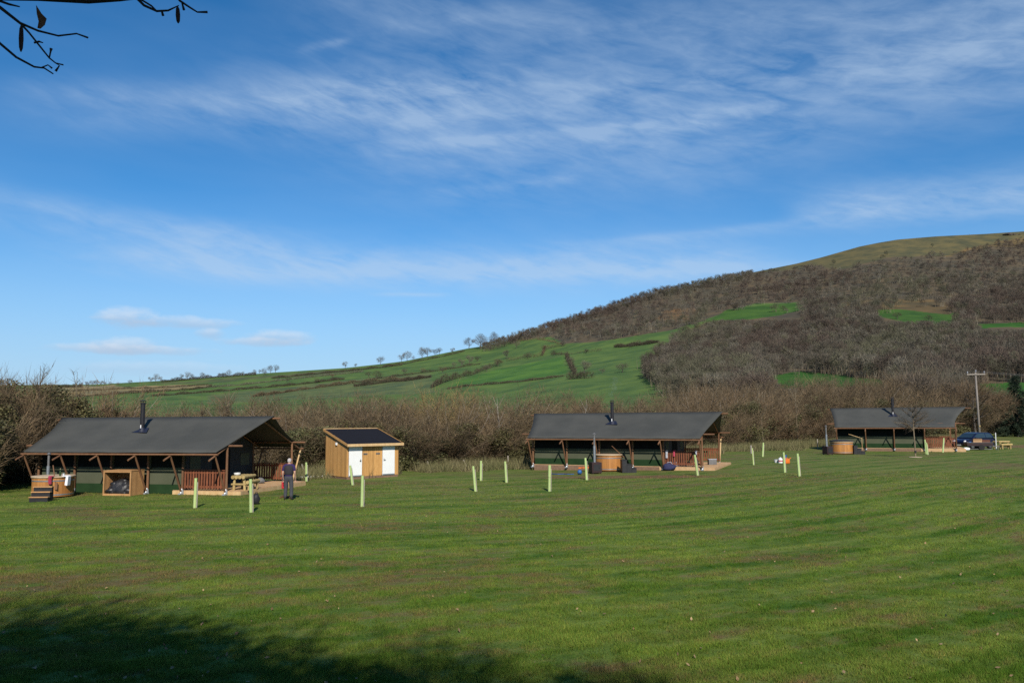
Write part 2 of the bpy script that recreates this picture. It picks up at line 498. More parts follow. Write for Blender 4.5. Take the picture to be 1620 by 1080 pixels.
M = dict(
    roof=mat('grey canvas', (.067, .068, .062), (.052, .054, .050), .6, .9, bump=.25, bscale=.9, spec=.15),
    wall=mat('olive canvas', (.086, .093, .061), (.074, .081, .052), 1.2, .95, spec=.05, bump=.15, bscale=6),
    skirt=mat('green groundsheet', (.020, .045, .018), (.016, .036, .015), 3, .9, spec=.05),
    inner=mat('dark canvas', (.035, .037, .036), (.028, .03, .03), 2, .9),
    mesh=mat('dark mesh and painted shade', (.016, .017, .016), (.011, .012, .011), 4, .95, spec=.03),
    timber=mat('brown stained timber', (.185, .095, .048), (.14, .066, .032), 5, .75, tint=.12, stretch=(1, 1, .3)),
    pine=mat('fresh pine', (.56, .39, .2), (.47, .3, .14), 6, .7, tint=.1, stretch=(1, 1, .3)),
    rail=mat('red brown railing', (.2, .068, .03), (.15, .048, .022), 6, .7, tint=.22),
    deck=mat('pale deck boards', (.5, .33, .18), (.42, .26, .13), 5, .75, tint=.14),
    steel=mat('galvanised steel', (.36, .38, .40), (.28, .30, .32), 8, .4, .7),
    foot=mat('pale steel foot', (.40, .43, .46), (.32, .35, .38), 8, .45, .3),
    flue=mat('black flue', (.014, .013, .016), (.02, .018, .02), 8, .45),
    flash=mat('blue black flashing', (.016, .02, .04), (.012, .015, .03), 5, .6),
    label=mat('white label', (.75, .75, .75), (.7, .7, .7), 5, .6),
    stave=mat('orange cedar staves', (.42, .19, .055), (.33, .14, .038), 4, .5, tint=.16, stretch=(1, 1, .2)),
    rim=mat('pale tub rim', (.52, .4, .27), (.44, .33, .21), 6, .6),
    black=mat('matt black board', (.014, .014, .016), (.02, .02, .022), 5, .6),
    maroon=mat('dark stove paint', (.035, .018, .018), (.028, .014, .014), 5, .5),
    crate=mat('new crate board', (.45, .25, .105), (.38, .2, .08), 5, .7, tint=.14),
    sack=mat('black sack', (.010, .010, .012), (.028, .027, .028), 9, .4, bump=.6, bscale=14),
    shed=mat('larch cladding', (.52, .29, .10), (.42, .22, .07), 4, .7, tint=.15, stretch=(4, 4, .6)),
    shedroof=mat('black roofing felt', (.012, .012, .016), (.009, .009, .012), 12, .9, spec=.15),
    white=mat('white painted door', (.72, .73, .72), (.69, .70, .69), 3, .5),
    plinth=mat('brown block plinth', (.2, .125, .08), (.15, .09, .06), 8, .85),
    grey=mat('grey plate', (.15, .15, .15), (.11, .11, .11), 6, .6),
    tube=mat('lime plastic tube', (.47, .58, .24), (.42, .53, .21), 4, .5, trans=.15, rnd=.08),
    post=mat('weathered grey post', (.36, .32, .27), (.25, .22, .19), 9, .85, stretch=(1, 1, .2)),
    pole=mat('grey utility pole', (.22, .19, .165), (.17, .15, .13), 5, .8, stretch=(1, 1, .1)),
    skin=mat('skin', (.5, .3, .22), (.46, .27, .2), 6, .6),
    hair=mat('grey hair', (.46, .42, .40), (.38, .34, .32), 20, .8),
    purple=mat('purple shirt', (.030, .016, .085), (.024, .013, .07), 6, .85),
    vest=mat('dark vest', (.022, .02, .024), (.03, .026, .026), 8, .85),
    trousers=mat('grey trousers', (.055, .057, .066), (.042, .044, .052), 6, .85),
    boots=mat('dark boots', (.03, .025, .022), (.022, .018, .016), 6, .7),
    red=mat('red paint', (.42, .02, .03), (.36, .016, .025), 5, .5),
    rednap=mat('pink cloth', (.42, .05, .09), (.3, .03, .06), 6, .85),
    towel=mat('white towel', (.78, .78, .8), (.72, .72, .75), 10, .9),
    log=mat('pale peeled log', (.4, .3, .13), (.3, .21, .08), 5, .75, tint=.15),
    bottle=mat('green bottle', (.03, .06, .02), (.025, .05, .018), 4, .15),
    glass=mat('clear tumbler', (.5, .53, .55), (.45, .48, .5), 4, .1),
    bluep=mat('blue plastic', (.03, .11, .3), (.025, .09, .25), 4, .4),
    navy=mat('navy fabric', (.025, .028, .08), (.02, .022, .06), 7, .85),
    bagw=mat('grey white fabric', (.45, .46, .5), (.22, .23, .27), 9, .85),
    orange=mat('orange plastic', (.65, .16, .02), (.55, .12, .015), 4, .45),
    carpaint=mat('dark blue car paint', (.006, .008, .034), (.007, .009, .037), 2, .22, spec=.6),
    carglass=mat('car glass', (.02, .035, .045), (.022, .038, .05), 2, .08, spec=.7),
    rubber=mat('tyre rubber', (.014, .014, .014), (.018, .018, .018), 9, .85),
    alloy=mat('wheel rim', (.35, .35, .37), (.3, .3, .32), 5, .35, .8),
    lamp=mat('headlamp lens', (.85, .87, .9), (.8, .82, .85), 3, .1),
    card=mat('cardboard', (.42, .26, .14), (.37, .22, .11), 4, .85),
    brown=mat('brown board', (.13, .045, .025), (.1, .035, .02), 5, .7),
    soil=mat('bare soil', (.16, .11, .06), (.12, .08, .045), 7, .95),
    twig=mat('shrub twigs', (.150, .105, .058), (.100, .074, .040), .5, .9, tint=.3, rnd=.28, space='World'),
    stem=mat('shrub stems', (.155, .120, .080), (.10, .078, .05), 3, .9, tint=.3, rnd=.2),
    palestem=mat('pale stems', (.34, .30, .25), (.24, .21, .17), 3, .9, tint=.2),
    willow=mat('yellow willow twigs', (.235, .165, .06), (.16, .11, .045), 1.5, .9, tint=.3),
    ivy=mat('olive evergreen leaves', (.118, .108, .042), (.064, .066, .022), .9, .6, tint=.4, rnd=.25, trans=.12, space='World'),
    dark_leaf=mat('dark conifer needles', (.014, .026, .013), (.02, .034, .016), 1.5, .8, tint=.35),
    bark=mat('bark', (.1, .085, .068), (.066, .055, .044), 4, .9),
    htwig=mat('hill tree twigs', (.13, .108, .080), (.095, .080, .058), .3, .95, tint=.25, rnd=.25),
    wood=mat('woodland twigs', (1, 1, 1), (.8, .8, .8), .02, .95, hue=True, space='World'),
    drygrass=mat('dry verge grass', (.185, .155, .078), (.095, .10, .036), .6, .95, tint=.35, space='World'),
    leafbrown=mat('dry brown leaf', (.2, .085, .03), (.13, .05, .02), 30, .7, trans=.3),
    catkin=mat('catkin', (.05, .022, .016), (.035, .016, .012), 40, .9),
    twigdark=mat('dark branch bark', (.035, .028, .024), (.025, .02, .018), 20, .9),
    litter=mat('fallen leaf litter', (.30, .21, .115), (.2, .12, .06), 2, .9, tint=.4, space='World'),
    gorse=mat('hill hedge twigs', (.075, .06, .038), (.055, .046, .028), .2, .95, tint=.3, space='World'),
)

# ------------------------------------------------------------------ meadow
def grow(a, b, n, mid, pw=2.2):
    t = np.linspace(-1, 1, n)
    return np.where(t < 0, mid + (mid - a) * -np.abs(t) ** pw, mid + (b - mid) * np.abs(t) ** pw)


gx = grow(-2600, 2600, 260, 0.0, 3.0)
gy = np.concatenate([np.linspace(-300, -12, 12), np.linspace(-10, 60, 141), 60 + 2540 * np.linspace(0.01, 1, 70) ** 2.4])
GX, GY = np.meshgrid(gx, gy)
GZ = gz(GX, GY)
nx, ny = len(gx), len(gy)
me = bpy.data.meshes.new('meadow')
idx = np.arange(nx * ny).reshape(ny, nx)
fq = np.stack([idx[:-1, :-1], idx[:-1, 1:], idx[1:, 1:], idx[1:, :-1]], -1).reshape(-1, 4)
me.from_pydata(np.stack([GX, GY, GZ], -1).reshape(-1, 3).tolist(), [], fq.tolist())
me.polygons.foreach_set('use_smooth', [True] * len(me.polygons))
meadow = tag(link(bpy.data.objects.new('meadow', me)), kind='structure')


def turf_color(nt):
    """albedo of the mown meadow from world position: mower stripes, worn brown patches, lush and yellow patches"""
    g = nt.nodes.new('ShaderNodeNewGeometry')
    sp = nt.nodes.new('ShaderNodeSeparateXYZ'); nt.links.new(g.outputs['Position'], sp.inputs[0])
    x, y = S(nt, sp.outputs[0]), S(nt, sp.outputs[1])
    q = y - x * 0.26 - x.m('MAXIMUM', 0.0).m('MINIMUM', 14.0).m('POWER', 2.0) * 0.016 - (x - 14.0).m('MAXIMUM', 0.0) * 0.42
    flow = xyz(nt, x * 0.17, q * 0.75, 0.0)
    n1 = noise(nt, flow, 1.0, 6.0, 0.62)
    n2 = noise(nt, xyz(nt, x * 0.55, q * 1.5, 4.0), 1.0, 8.0, 0.70)
    n3 = noise(nt, xyz(nt, x * 0.16, y * 0.2, 8.0), 1.0, 4.0, 0.6)
    n4 = noise(nt, xyz(nt, x * .7, q * 1.1, 2.0), 2.6, 7.0, 0.75)
    n5 = noise(nt, xyz(nt, x, y, 6.0), 26.0, 3.0, 0.7)
    st = ((q + (n2 - 0.5) * 1.3 + (n3 - 0.5) * 1.6) * 2.9).m('SINE')
    col = mixc(nt, n1.ss(0.38, 0.62), (.043, .098, .009), (.112, .164, .025))
    col = mixc(nt, (st * (x.ss(-6, 10) * 0.27 + 0.07) + 0.44 + (n2 - 0.5) * 2.6 + (n4 - 0.5) * 0.9).clamp() * 0.62, col, (.165, .198, .044))
    fine = ((q + (n2 - 0.5) * 0.5) * 7.3).m('SINE') * x.ss(-8, 6)
    col = mixc(nt, (fine * 0.5 + 0.1 + (n4 - 0.5) * 0.8).clamp() * 0.42, col, (.036, .082, .008))
    col = mixc(nt, n3.ss(0.58, 0.75) * 0.45, col, (.135, .165, .040))
    col = mixc(nt, ((n2 * 0.55 + n3 * 0.5) + (n4 - 0.5) * 0.35).ss(0.50, 0.66) * 0.88, col, (.118, .086, .040))
    far = y.ss(26, 42)
    col = mixc(nt, far * (n1 * 0.6 + n4 * 0.4).ss(0.40, 0.62) * 0.38, col, (.15, .112, .054))
    # bare reddish soil trodden in front of the middle tent, and the track at the far right
    c = gp(1005, 754)
    e = ((x - c.x) * 0.16).m('POWER', 2.0) + ((y - x * -0.2 - (c.y + 0.2 * c.x)) * 0.75).m('POWER', 2.0)
    col = mixc(nt, (e * -1.0 + 1.0 + (n4 - 0.5) * 1.5 + (n2 - .5) * 1.3).ss(-0.1, 0.8) * 0.75, col, (.155, .082, .05))
    t2 = gp(1600, 706.5)
    e = ((y - t2.y) * 0.22).m('POWER', 2.0)
    col = mixc(nt, ((e * -1.0).exp() * x.ss(44, 52) + (n4 - .5) * .3).clamp() * 0.9, col, (.17, .095, .055))
    sp_ = (n5 - 0.5) * 1.1 + 1.0 + (n4 - 0.5) * 1.3
    col = mixc(nt, 1.0, col, xyz(nt, sp_, sp_, sp_), 'MULTIPLY')
    return col, n4, n5


def turf_mat(name, blade):
    m = bpy.data.materials.new(name); m.use_nodes = True
    nt = m.node_tree; b = nt.nodes['Principled BSDF']
    col, n4, n5 = turf_color(nt)
    b.inputs['Roughness'].default_value = 0.9; b.inputs['Specular IOR Level'].default_value = 0.12
    if blade:
        a = nt.nodes.new('ShaderNodeAttribute'); a.attribute_name = 'hue'
        col = mixc(nt, 1.0, col, S(nt, a.outputs['Vector']), 'MULTIPLY')
        tr = nt.nodes.new('ShaderNodeBsdfTranslucent'); nt.links.new(col.k, tr.inputs[0])
        mx = nt.nodes.new('ShaderNodeMixShader'); mx.inputs[0].default_value = 0.25
        nt.links.new(b.outputs[0], mx.inputs[1]); nt.links.new(tr.outputs[0], mx.inputs[2])
        nt.links.new(mx.outputs[0], nt.nodes['Material Output'].inputs[0])
    else:
        h = n4 * 0.6 + n5 * 0.4
        bn = nt.nodes.new('ShaderNodeBump'); bn.inputs['Strength'].default_value = 0.8; bn.inputs['Distance'].default_value = 0.06
        nt.links.new(h.k, bn.inputs['Height']); nt.links.new(bn.outputs[0], b.inputs['Normal'])
    nt.links.new(col.k, b.inputs['Base Color'])
    return m


me.materials.append(turf_mat('mown turf', False))

# grass blades over the near meadow
rng = np.random.default_rng(5)
NB = 1300000
yy = 9.0 / (1 - rng.random(NB) * (1 - 9.0 / 44.0)); yy = np.clip(yy, 9, 44)
xx = (rng.random(NB) * 2 - 1) * (0.69 * yy + 0.5)
# blades gather in tufts
def vnoise(x, y, s, seed):
    g = np.random.default_rng(seed).random((256, 256)); x = x * s + 1000.0; y = y * s + 1000.0
    i, j = np.floor(x).astype(int), np.floor(y).astype(int); fx, fy = x - i, y - j
    fx, fy = fx * fx * (3 - 2 * fx), fy * fy * (3 - 2 * fy); i %= 255; j %= 255
    return (g[i, j] * (1 - fx) + g[i + 1, j] * fx) * (1 - fy) + (g[i, j + 1] * (1 - fx) + g[i + 1, j + 1] * fx) * fy


def tuft(x, y): return .45 * vnoise(x, y, 4.5, 1) + .35 * vnoise(x, y, 1.7, 2) + .2 * vnoise(x, y, 9.0, 3)


cl = tuft(xx, yy)
kp = rng.random(NB) < np.clip((cl - .28) * 2.6, .12, 1)
xx, yy, cl = xx[kp], yy[kp], cl[kp]
n = len(xx)
P0 = np.stack([xx, yy, gz(xx, yy) - 0.004], -1)
D = unit(np.stack([rng.normal(0, .5, n), rng.normal(0, .5, n), np.full(n, 0.8)], -1))
hgt = rng.uniform(.025, .06, n) * np.clip(.35 + 1.6 * cl, .5, 1.9)
wid = rng.uniform(.006, .011, n) * np.maximum(1.0, yy / 16.0)
sd = unit(np.stack([rng.normal(1, .3, n), rng.normal(0, .5, n), np.zeros(n)], -1)) * (wid / 2)[:, None]
V = np.stack([P0 - sd, P0 + sd, P0 + D * hgt[:, None]], 1)
k_ = rng.uniform(.7, 1.35, n) * np.clip(.55 + .95 * cl, .6, 1.5)
hue = np.stack([k_ * rng.uniform(.8, 1.15, n), k_, k_ * rng.uniform(.7, 1.1, n)], -1)
dry = rng.random(n) < .07
hue[dry] = np.array([2.2, 1.5, 1.8]) * rng.uniform(.7, 1.1, (dry.sum(), 1))
tag(np_mesh('grass', V, 3, turf_mat('grass blades', True), tint=hue), kind='stuff')

# fallen leaves
n = 330
yy = 10.0 / (1 - rng.random(n) * (1 - 10.0 / 42.0))
xx = (rng.random(n) * 2 - 1) * 0.68 * yy
P0 = np.stack([xx, yy, gz(xx, yy) + 0.045], -1)
tag(np_mesh('fallen_leaves', leafs(P0, rng.uniform(.035, .085, n), rng, 1.5), 4, M['litter'], tint=rng.random(n)), kind='stuff')

# ------------------------------------------------------------------ hill
FIELDS = [
    # pasture (lower left slopes), painted region by region as the land is used
    ([(-700, 700), (-700, 590), (0, 590), (240, 590), (600, 560), (740, 540), (805, 538), (870, 533), (893, 543), (943, 540), (993, 533), (1060, 522), (1100, 512),
      (1150, 492), (1199, 480), (1262, 477), (1262, 483), (1200, 497), (1165, 503), (1120, 510), (1062, 540), (1045, 560), (1020, 580), (1015, 590), (1055, 612), (1060, 720), (0, 720)], (.078, .130, .038)),
    ([(60, 622), (150, 612), (335, 608), (330, 613), (250, 618), (120, 628)], (.21, .17, .085)),
    ([(20, 616), (100, 612), (180, 608), (185, 611), (100, 617)], (.24, .2, .11)),
    ([(230, 607), (420, 594), (560, 584), (565, 588), (430, 598), (300, 607)], (.085, .105, .045)),
    ([(330, 625), (560, 600), (680, 590), (690, 620), (330, 640)], (.090, .118, .05)),
    ([(730, 600), (800, 582), (890, 563), (898, 590), (800, 604), (708, 613)], (.066, .142, .030)),
    ([(1340, 503), (1395, 487), (1440, 480), (1520, 490), (1510, 515), (1440, 512), (1395, 503)], (.045, .098, .022)),
    ([(1120, 508), (1150, 490), (1262, 478), (1275, 490), (1190, 505)], (.045, .098, .022)),
    ([(1550, 513), (1640, 510), (1640, 518), (1552, 519)], (.035, .10, .02)),
    ([(1222, 594), (1270, 588), (1340, 594), (1410, 602), (1400, 612), (1340, 614), (1240, 614)], (.035, .10, .02)),
    ([(1550, 606), (1640, 604), (1640, 630), (1540, 622)], (.032, .10, .018)),
]
MOOR = [(1150, 440), (1215, 420), (1260, 400), (1360, 370), (1480, 350), (1800, 340), (2600, 340), (2600, 420), (1800, 368), (1620, 376), (1560, 387), (1500, 402), (1390, 411), (1330, 424), (1280, 421), (1190, 433)]
BRACKEN = [([(1038, 505), (1050, 492), (1080, 487), (1108, 490), (1100, 505), (1060, 512)], (.125, .082, .046)),
           ([(1330, 480), (1400, 470), (1480, 474), (1520, 484), (1500, 496), (1420, 488), (1350, 490)], (.11, .08, .042)),
           ([(1440, 396), (1480, 388), (1560, 384), (1620, 372), (1700, 372), (1700, 380), (1560, 392), (1500, 404), (1445, 404)], (.13, .095, .046))]
hu = np.linspace(-1.2, 1.75, 760)
hy_ = np.concatenate([np.linspace(Y0, YR, 420), YR + np.linspace(4, 500, 24)])
HU, HY = np.meshgrid(hu, hy_)
HX = HU * HY
HZ = hz(HX, HY)
px, py = to_px(HX, HY, HZ)
wob = 4 * np.sin(HX * .06) * np.sin(HY * .05) + 2 * np.sin(HX * .17 + HY * .1)
colr = np.empty(HX.shape + (3,)); colr[:] = (.088, .072, .05)
colr[px < 730] = (.044, .1, .022)
for poly, c in FIELDS: colr[in_poly(px, py + wob * .25, poly)] = c
for poly, c in BRACKEN: colr[in_poly(px, py + wob * .5, poly)] = c
colr[in_poly(px, py + wob * .5, MOOR) | ((HY > YR - 1) & (px > 1200))] = (.100, .090, .046)
nx, ny = len(hu), len(hy_)
me = bpy.data.meshes.new('hill')
idx = np.arange(nx * ny).reshape(ny, nx)
fq = np.stack([idx[:-1, :-1], idx[:-1, 1:], idx[1:, 1:], idx[1:, :-1]], -1).reshape(-1, 4)
me.from_pydata(np.stack([HX, HY, HZ], -1).reshape(-1, 3).tolist(), [], fq.tolist())
a = me.attributes.new('hue', 'FLOAT_VECTOR', 'POINT'); a.data.foreach_set('vector', colr.astype(np.float32).ravel())
me.materials.append(mat('hill pasture and moor', (1.25, 1.16, 1.0), (.62, .72, .8), .045, .95, hue=True, space='World', detail=9, bump=.6, bscale=.5, spec=.1))
me.polygons.foreach_set('use_smooth', [True] * len(me.polygons))
tag(link(bpy.data.objects.new('hill', me)), kind='structure')


# ------------------------------------------------------------------ trees
def crown_slivers(rng, n, h, r, base=.28, L=(.08, .17), w=.012, up=.45, lumps=7):
    """twigs through a lumpy crown, in metres; returns (n,3,3)"""
    lc = unit(rng.normal(size=(lumps, 3))) * np.array([.62, .62, .5]); lr = rng.uniform(.35, .55, lumps)
    k = rng.integers(0, lumps, n)
    p = lc[k] + unit(rng.normal(size=(n, 3))) * (rng.random(n) ** .45 * lr[k])[:, None]
    d = unit(unit(p + 1e-6) * .8 + rng.normal(0, .45, (n, 3)) + np.array([0, 0, up]))
    P = np.stack([p[:, 0] * r, p[:, 1] * r, h * (base + (1 - base) * (.5 + .5 * p[:, 2]))], -1)
    return slivers(P, d, rng.uniform(L[0], L[1], n) * h, np.full(n, w * h) * rng.uniform(.6, 1.4, n), rng)


def tree_trunk(seed, h, r, base=.28, nl=9, r0=None, n=6):
    rn = random.Random(seed); mb = MB(); r0 = r0 or h * .022
    top = Vector((rn.uniform(-.06, .06) * h, rn.uniform(-.06, .06) * h, h * .72))
    pts = [Vector((0, 0, -.3)), Vector((rn.uniform(-.01, .01) * h, 0, h * base * .5)), Vector((top.x * .4, top.y * .4, h * base)), top]
    mb.path(pts, [r0 * 1.25, r0, r0 * .85, r0 * .25], n)
    for i in range(nl):
        t = rn.uniform(0, .8); s = pts[2].lerp(top, t)
        a = 2 * math.pi * (i / nl) + rn.uniform(-.4, .4)
        e = Vector((math.cos(a) * r * rn.uniform(.5, .85), math.sin(a) * r * rn.uniform(.5, .85), s.z + h * rn.uniform(.12, .34)))
        e.z = min(e.z, h * .93)
        mid = s.lerp(e, .5) + Vector((0, 0, -h * .03))
        mb.path([s, mid, e], [r0 * .5, r0 * .32, r0 * .1], max(4, n - 2))
    return mb


# far-off woodland on the hillside: one mass of bare crowns
WOOD = [[(735, 549), (780, 530), (800, 524), (860, 505), (960, 482), (1040, 460), (1140, 444), (1190, 434), (1280, 424), (1330, 427), (1390, 413), (1500, 404),
         (1560, 390), (1625, 378), (1800, 372), (1900, 520), (1900, 690), (1540, 690), (1420, 655), (1300, 650), (1200, 645), (1100, 640), (1060, 636), (1020, 592),
         (1018, 582), (1045, 560), (1065, 540), (1120, 512), (1060, 523), (993, 535), (943, 541), (893, 545), (865, 536), (803, 540)]]
GAPS = [[(1122, 508), (1150, 491), (1262, 478), (1270, 488), (1190, 504)], [(1395, 503), (1400, 490), (1440, 482), (1520, 492), (1510, 512), (1440, 510)],
        [(1550, 512), (1660, 509), (1660, 519), (1552, 520)], [(1226, 596), (1270, 590), (1340, 596), (1410, 604), (1400, 612), (1340, 616), (1240, 616)], [(1548, 608), (1660, 606), (1660, 626), (1540, 622)],
        [(1110, 512), (1140, 498), (1125, 508), (1070, 540), (1055, 552)]]
rng = np.random.default_rng(21)
NW = 5200
qx = rng.uniform(730, 1800, NW * 3); qy = rng.uniform(372, 650, NW * 3)
keep = in_poly(qx, qy, WOOD[0])
for gpoly in GAPS: keep &= ~in_poly(qx + rng.normal(0, 7, len(qx)), qy + rng.normal(0, 2.2, len(qx)), gpoly)
for bp, _ in BRACKEN[:2]: keep &= ~(in_poly(qx, qy, bp) & (rng.random(len(qx)) < .45))
keep &= ~((qx > 1215) & (qx < 1415) & (qy > 600) & (qy < 634)) & ~((qx > 1535) & (qy > 606) & (qy < 645))
qx, qy = qx[keep][:NW], qy[keep][:NW]
def stems_of(rng, n=12):
    p = np.stack([rng.normal(0, .16, n), rng.normal(0, .16, n), np.zeros(n)], -1); d = unit(np.stack([rng.normal(0, .12, n), rng.normal(0, .12, n), np.ones(n)], -1))
    return slivers(p, d, rng.uniform(.45, .8, n), np.full(n, .02), rng)


tb = np.ones((652, 1)); tb[640:] = 1.55
TV = [np.concatenate([crown_slivers(np.random.default_rng(100 + k), 640, 1.0, .40 + .05 * (k % 3), base=.16, L=(.05, .13), w=.0135, lumps=7, up=.6), stems_of(np.random.default_rng(k))]) for k in range(7)]
PAL = np.array([(.132, .112, .080), (.115, .095, .070), (.122, .115, .070), (.158, .140, .104), (.108, .080, .060), (.130, .114, .084)])
NE = 620
ex = np.linspace(765, 1190, NE) + rng.normal(0, 1.5, NE)
qx = np.concatenate([qx, ex]); qy = np.concatenate([qy, np.interp(ex, *zip(*_sky)) + rng.uniform(.5, 9, NE)])
bx = rng.uniform(1180, 1640, 420); by = np.interp(bx, *zip(*_sky)) + rng.random(420) ** .8 * 55
bk = in_poly(bx, by, MOOR) & (np.sin(bx * .06) * np.sin(by * .21 + bx * .03) > -.1)
NWOOD = len(qx); qx = np.concatenate([qx, bx[bk]]); qy = np.concatenate([qy, by[bk]])
Vs, Hs = [], []
for i in range(len(qx)):
    p = hp(qx[i], qy[i])
    if p is None: continue
    band_ = math.sin(qx[i] * .02 + 1.5) + math.sin(qy[i] * .07 + qx[i] * .011)
    h = rng.uniform(7.0, 12.5) if p.y < 640 else rng.uniform(6.0, 10.5)
    if qy[i] < 440: h *= .8
    for (xa, xb, yb) in ((1210, 1420, 613), (1530, 1700, 624), (1390, 1515, 506), (1545, 1660, 520), (1115, 1268, 504)):
        if xa < qx[i] < xb and qy[i] > yb - 6: h = min(h, (qy[i] - yb) * p.y / FPX)
    if h < 3: continue
    if i >= NWOOD: h = rng.uniform(.8, 2.2)
    a = rng.random() * 6.283; t = TV[rng.integers(0, 7)] * np.array([h * rng.uniform(.85, 1.25)] * 2 + [h])
    c, s = math.cos(a), math.sin(a)
    t = np.stack([t[..., 0] * c - t[..., 1] * s, t[..., 0] * s + t[..., 1] * c, t[..., 2]], -1) + np.array(p)
    k = rng.integers(0, 6)
    if i >= NWOOD: t = t[:200] * 1.0; k = 1
    if band_ > .7 and rng.random() < .6: k = 4
    if band_ < -.8 and rng.random() < .6: k = 2
    Vs.append(t)
    col = PAL[k] * .86 * rng.uniform(.7, 1.3)
    Hs.append(col[None, :] * rng.uniform(.86, 1.14, (len(t), 1)) * tb[:len(t)])
tag(np_mesh('woodland', np.concatenate(Vs), 3, M['wood'], tint=np.concatenate(Hs)), kind='stuff')

# trees one can tell apart on the hill
HTV = []
for k in range(5):
    c = crown_slivers(np.random.default_rng(300 + k), 1500, 10.0, 4.5 + .3 * (k % 3), base=.14, L=(.04, .11), w=.009, lumps=11)
    HTV.append((c, tree_trunk(40 + k, 10.0, 4.0, .18, 9, .26, 5)))
_ht_me = {}


def hill_tree(px_, py_, hpx, label, group=None, name='bare_tree', wide=1.0, m='htwig', cat='tree'):
    p = hp(px_, py_) or hp(px_, py_ + 4) or hp(px_, py_ + 9)
    if p is None: return
    k = len(_ht_me) % 5 if m != 'dark_leaf' else 0
    h = hpx * p.y / FPX
    o = empty(name, p, random.uniform(0, 6.28), label, cat, group)
    key = (k, m)
    kk = random.randrange(5)
    key = (kk, m)
    if key not in _ht_me:
        a_ = np_mesh('crown', HTV[kk][0], 3, M[m], tint=np.random.default_rng(kk).random(len(HTV[kk][0])), do_link=False)
        b_ = HTV[kk][1].build('trunk', M['bark'])
        COL.objects.unlink(b_)
        _ht_me[key] = (a_.data, b_.data)
        bpy.data.objects.remove(a_); bpy.data.objects.remove(b_)
    for nm, d_ in zip(('crown', 'trunk'), _ht_me[key]):
        c = bpy.data.objects.new(nm, d_); link(c, o)
    o.scale = (h / 10 * wide, h / 10 * wide, h / 10)
    return o


G_L = 'small bare trees along the low skyline at the left'
LBL_L = 'small bare tree on the low skyline above the pale stubble field'
for q in ((128, 612, 8), (137, 612, 10), (146, 611, 11), (153, 611, 11), (160, 611, 10), (166, 610, 7), (174, 610, 7), (187, 610, 6), (206, 608, 8), (118, 613, 8), (108, 613, 6)):
    hill_tree(*q, LBL_L, G_L)
G_M = 'bare trees along the green skyline hedge'
LBL_M = 'bare hedgerow tree on the green skyline behind the left tent'
for q in ((238, 605, 10), (246, 604, 14), (254, 604, 9), (287, 600, 9), (296, 600, 13), (304, 599, 8), (320, 598, 10), (346, 596, 7), (362, 595, 11), (384, 593, 6), (402, 592, 8), (411, 591, 7), (419, 590, 13), (428, 590, 13), (436, 589, 13), (272, 602, 5)):
    hill_tree(*q, LBL_M, G_M)
hill_tree(546, 583, 12, 'lone bare tree on the skyline above the wooden shed')
hill_tree(563, 581, 7, 'tiny bare tree just right of the lone skyline tree')
hill_tree(602, 577, 15, 'lone round bare tree where the skyline starts to climb')
hill_tree(635, 572, 13, 'left tree of the bare skyline pair below the bigger pair')
hill_tree(644, 571, 17, 'right, taller tree of the first bare skyline pair')
hill_tree(654, 569, 7, 'low bush between the two bare skyline pairs')
hill_tree(668, 567, 19, 'tallest bare tree of the skyline pair halfway up the green slope')
hill_tree(676, 565, 17, 'bare tree right beside the tallest skyline tree')
hill_tree(688, 562, 11, 'dark dense tree on the skyline, left of two', wide=1.2, m='gorse')
hill_tree(695, 560, 11, 'dark dense tree on the skyline, right of two', wide=1.1, m='gorse')
hill_tree(716, 555, 10, 'lone small bare tree on the skyline below the wood')
hill_tree(742, 551, 19, 'grey bare tree at the foot of the ridge wood', wide=1.1)
hill_tree(760, 552, 25, 'large rusty brown tree at the foot of the ridge wood', wide=1.3, m='twig')
hill_tree(781, 545, 21, 'tall bare tree where the ridge wood begins', wide=1.0)
hill_tree(802, 567, 15, 'pale olive tree in the upper green field', wide=1.2)
hill_tree(817, 551, 14, 'bare tree below the ridge wood in the small top field')
hill_tree(730, 580, 14, 'grey bare tree in the middle of the left green field')
hill_tree(743, 576, 16, 'taller grey bare tree in the left green field')
hill_tree(718, 582, 10, 'short grey tree left of two in the green field')
hill_tree(925, 590, 22, 'olive grey tree in the hedge between two bright fields', wide=1.2)
hill_tree(903, 578, 15, 'dark hedge tree at the top corner of the bright field')
hill_tree(985, 589, 17, 'round olive tree alone in the bright green field', wide=1.5)
hill_tree(953, 590, 8, 'small round bush in the bright green field', wide=1.5)
hill_tree(597, 599, 14, 'dark bushy tree at the lower left field corner', wide=1.4, m='gorse')
hill_tree(583, 597, 10, 'small dark bush at the lower left field corner', wide=1.4, m='gorse')
hill_tree(788, 580, 13, 'brown bushy tree in the diagonal hedge', wide=1.4, m='twig')
hill_tree(770, 588, 12, 'bare tree low in the diagonal hedge', wide=1.2)
hill_tree(877, 562, 9, 'dark bush in the field boundary below the ridge wood', wide=1.5, m='gorse')
hill_tree(927, 559, 8, 'round dark bush on the boundary line of the upper field', wide=1.6, m='gorse')
hill_tree(997, 550, 8, 'dark bush on the boundary under the ridge wood edge', wide=1.6, m='gorse')
hill_tree(1319, 419, 10, 'dark conifer alone on the edge of the moor', name='dark_conifer', wide=.8, m='dark_leaf')
hill_tree(1402, 406, 11, 'dark conifer higher up where wood meets the moor', name='dark_conifer', wide=.7, m='dark_leaf')
hill_tree(1475, 392, 8, 'small dark conifer high on the moor edge', name='dark_conifer', wide=.7, m='dark_leaf')
hill_tree(1164, 436, 6, 'tiny bare tree on the skyline where the moor begins')


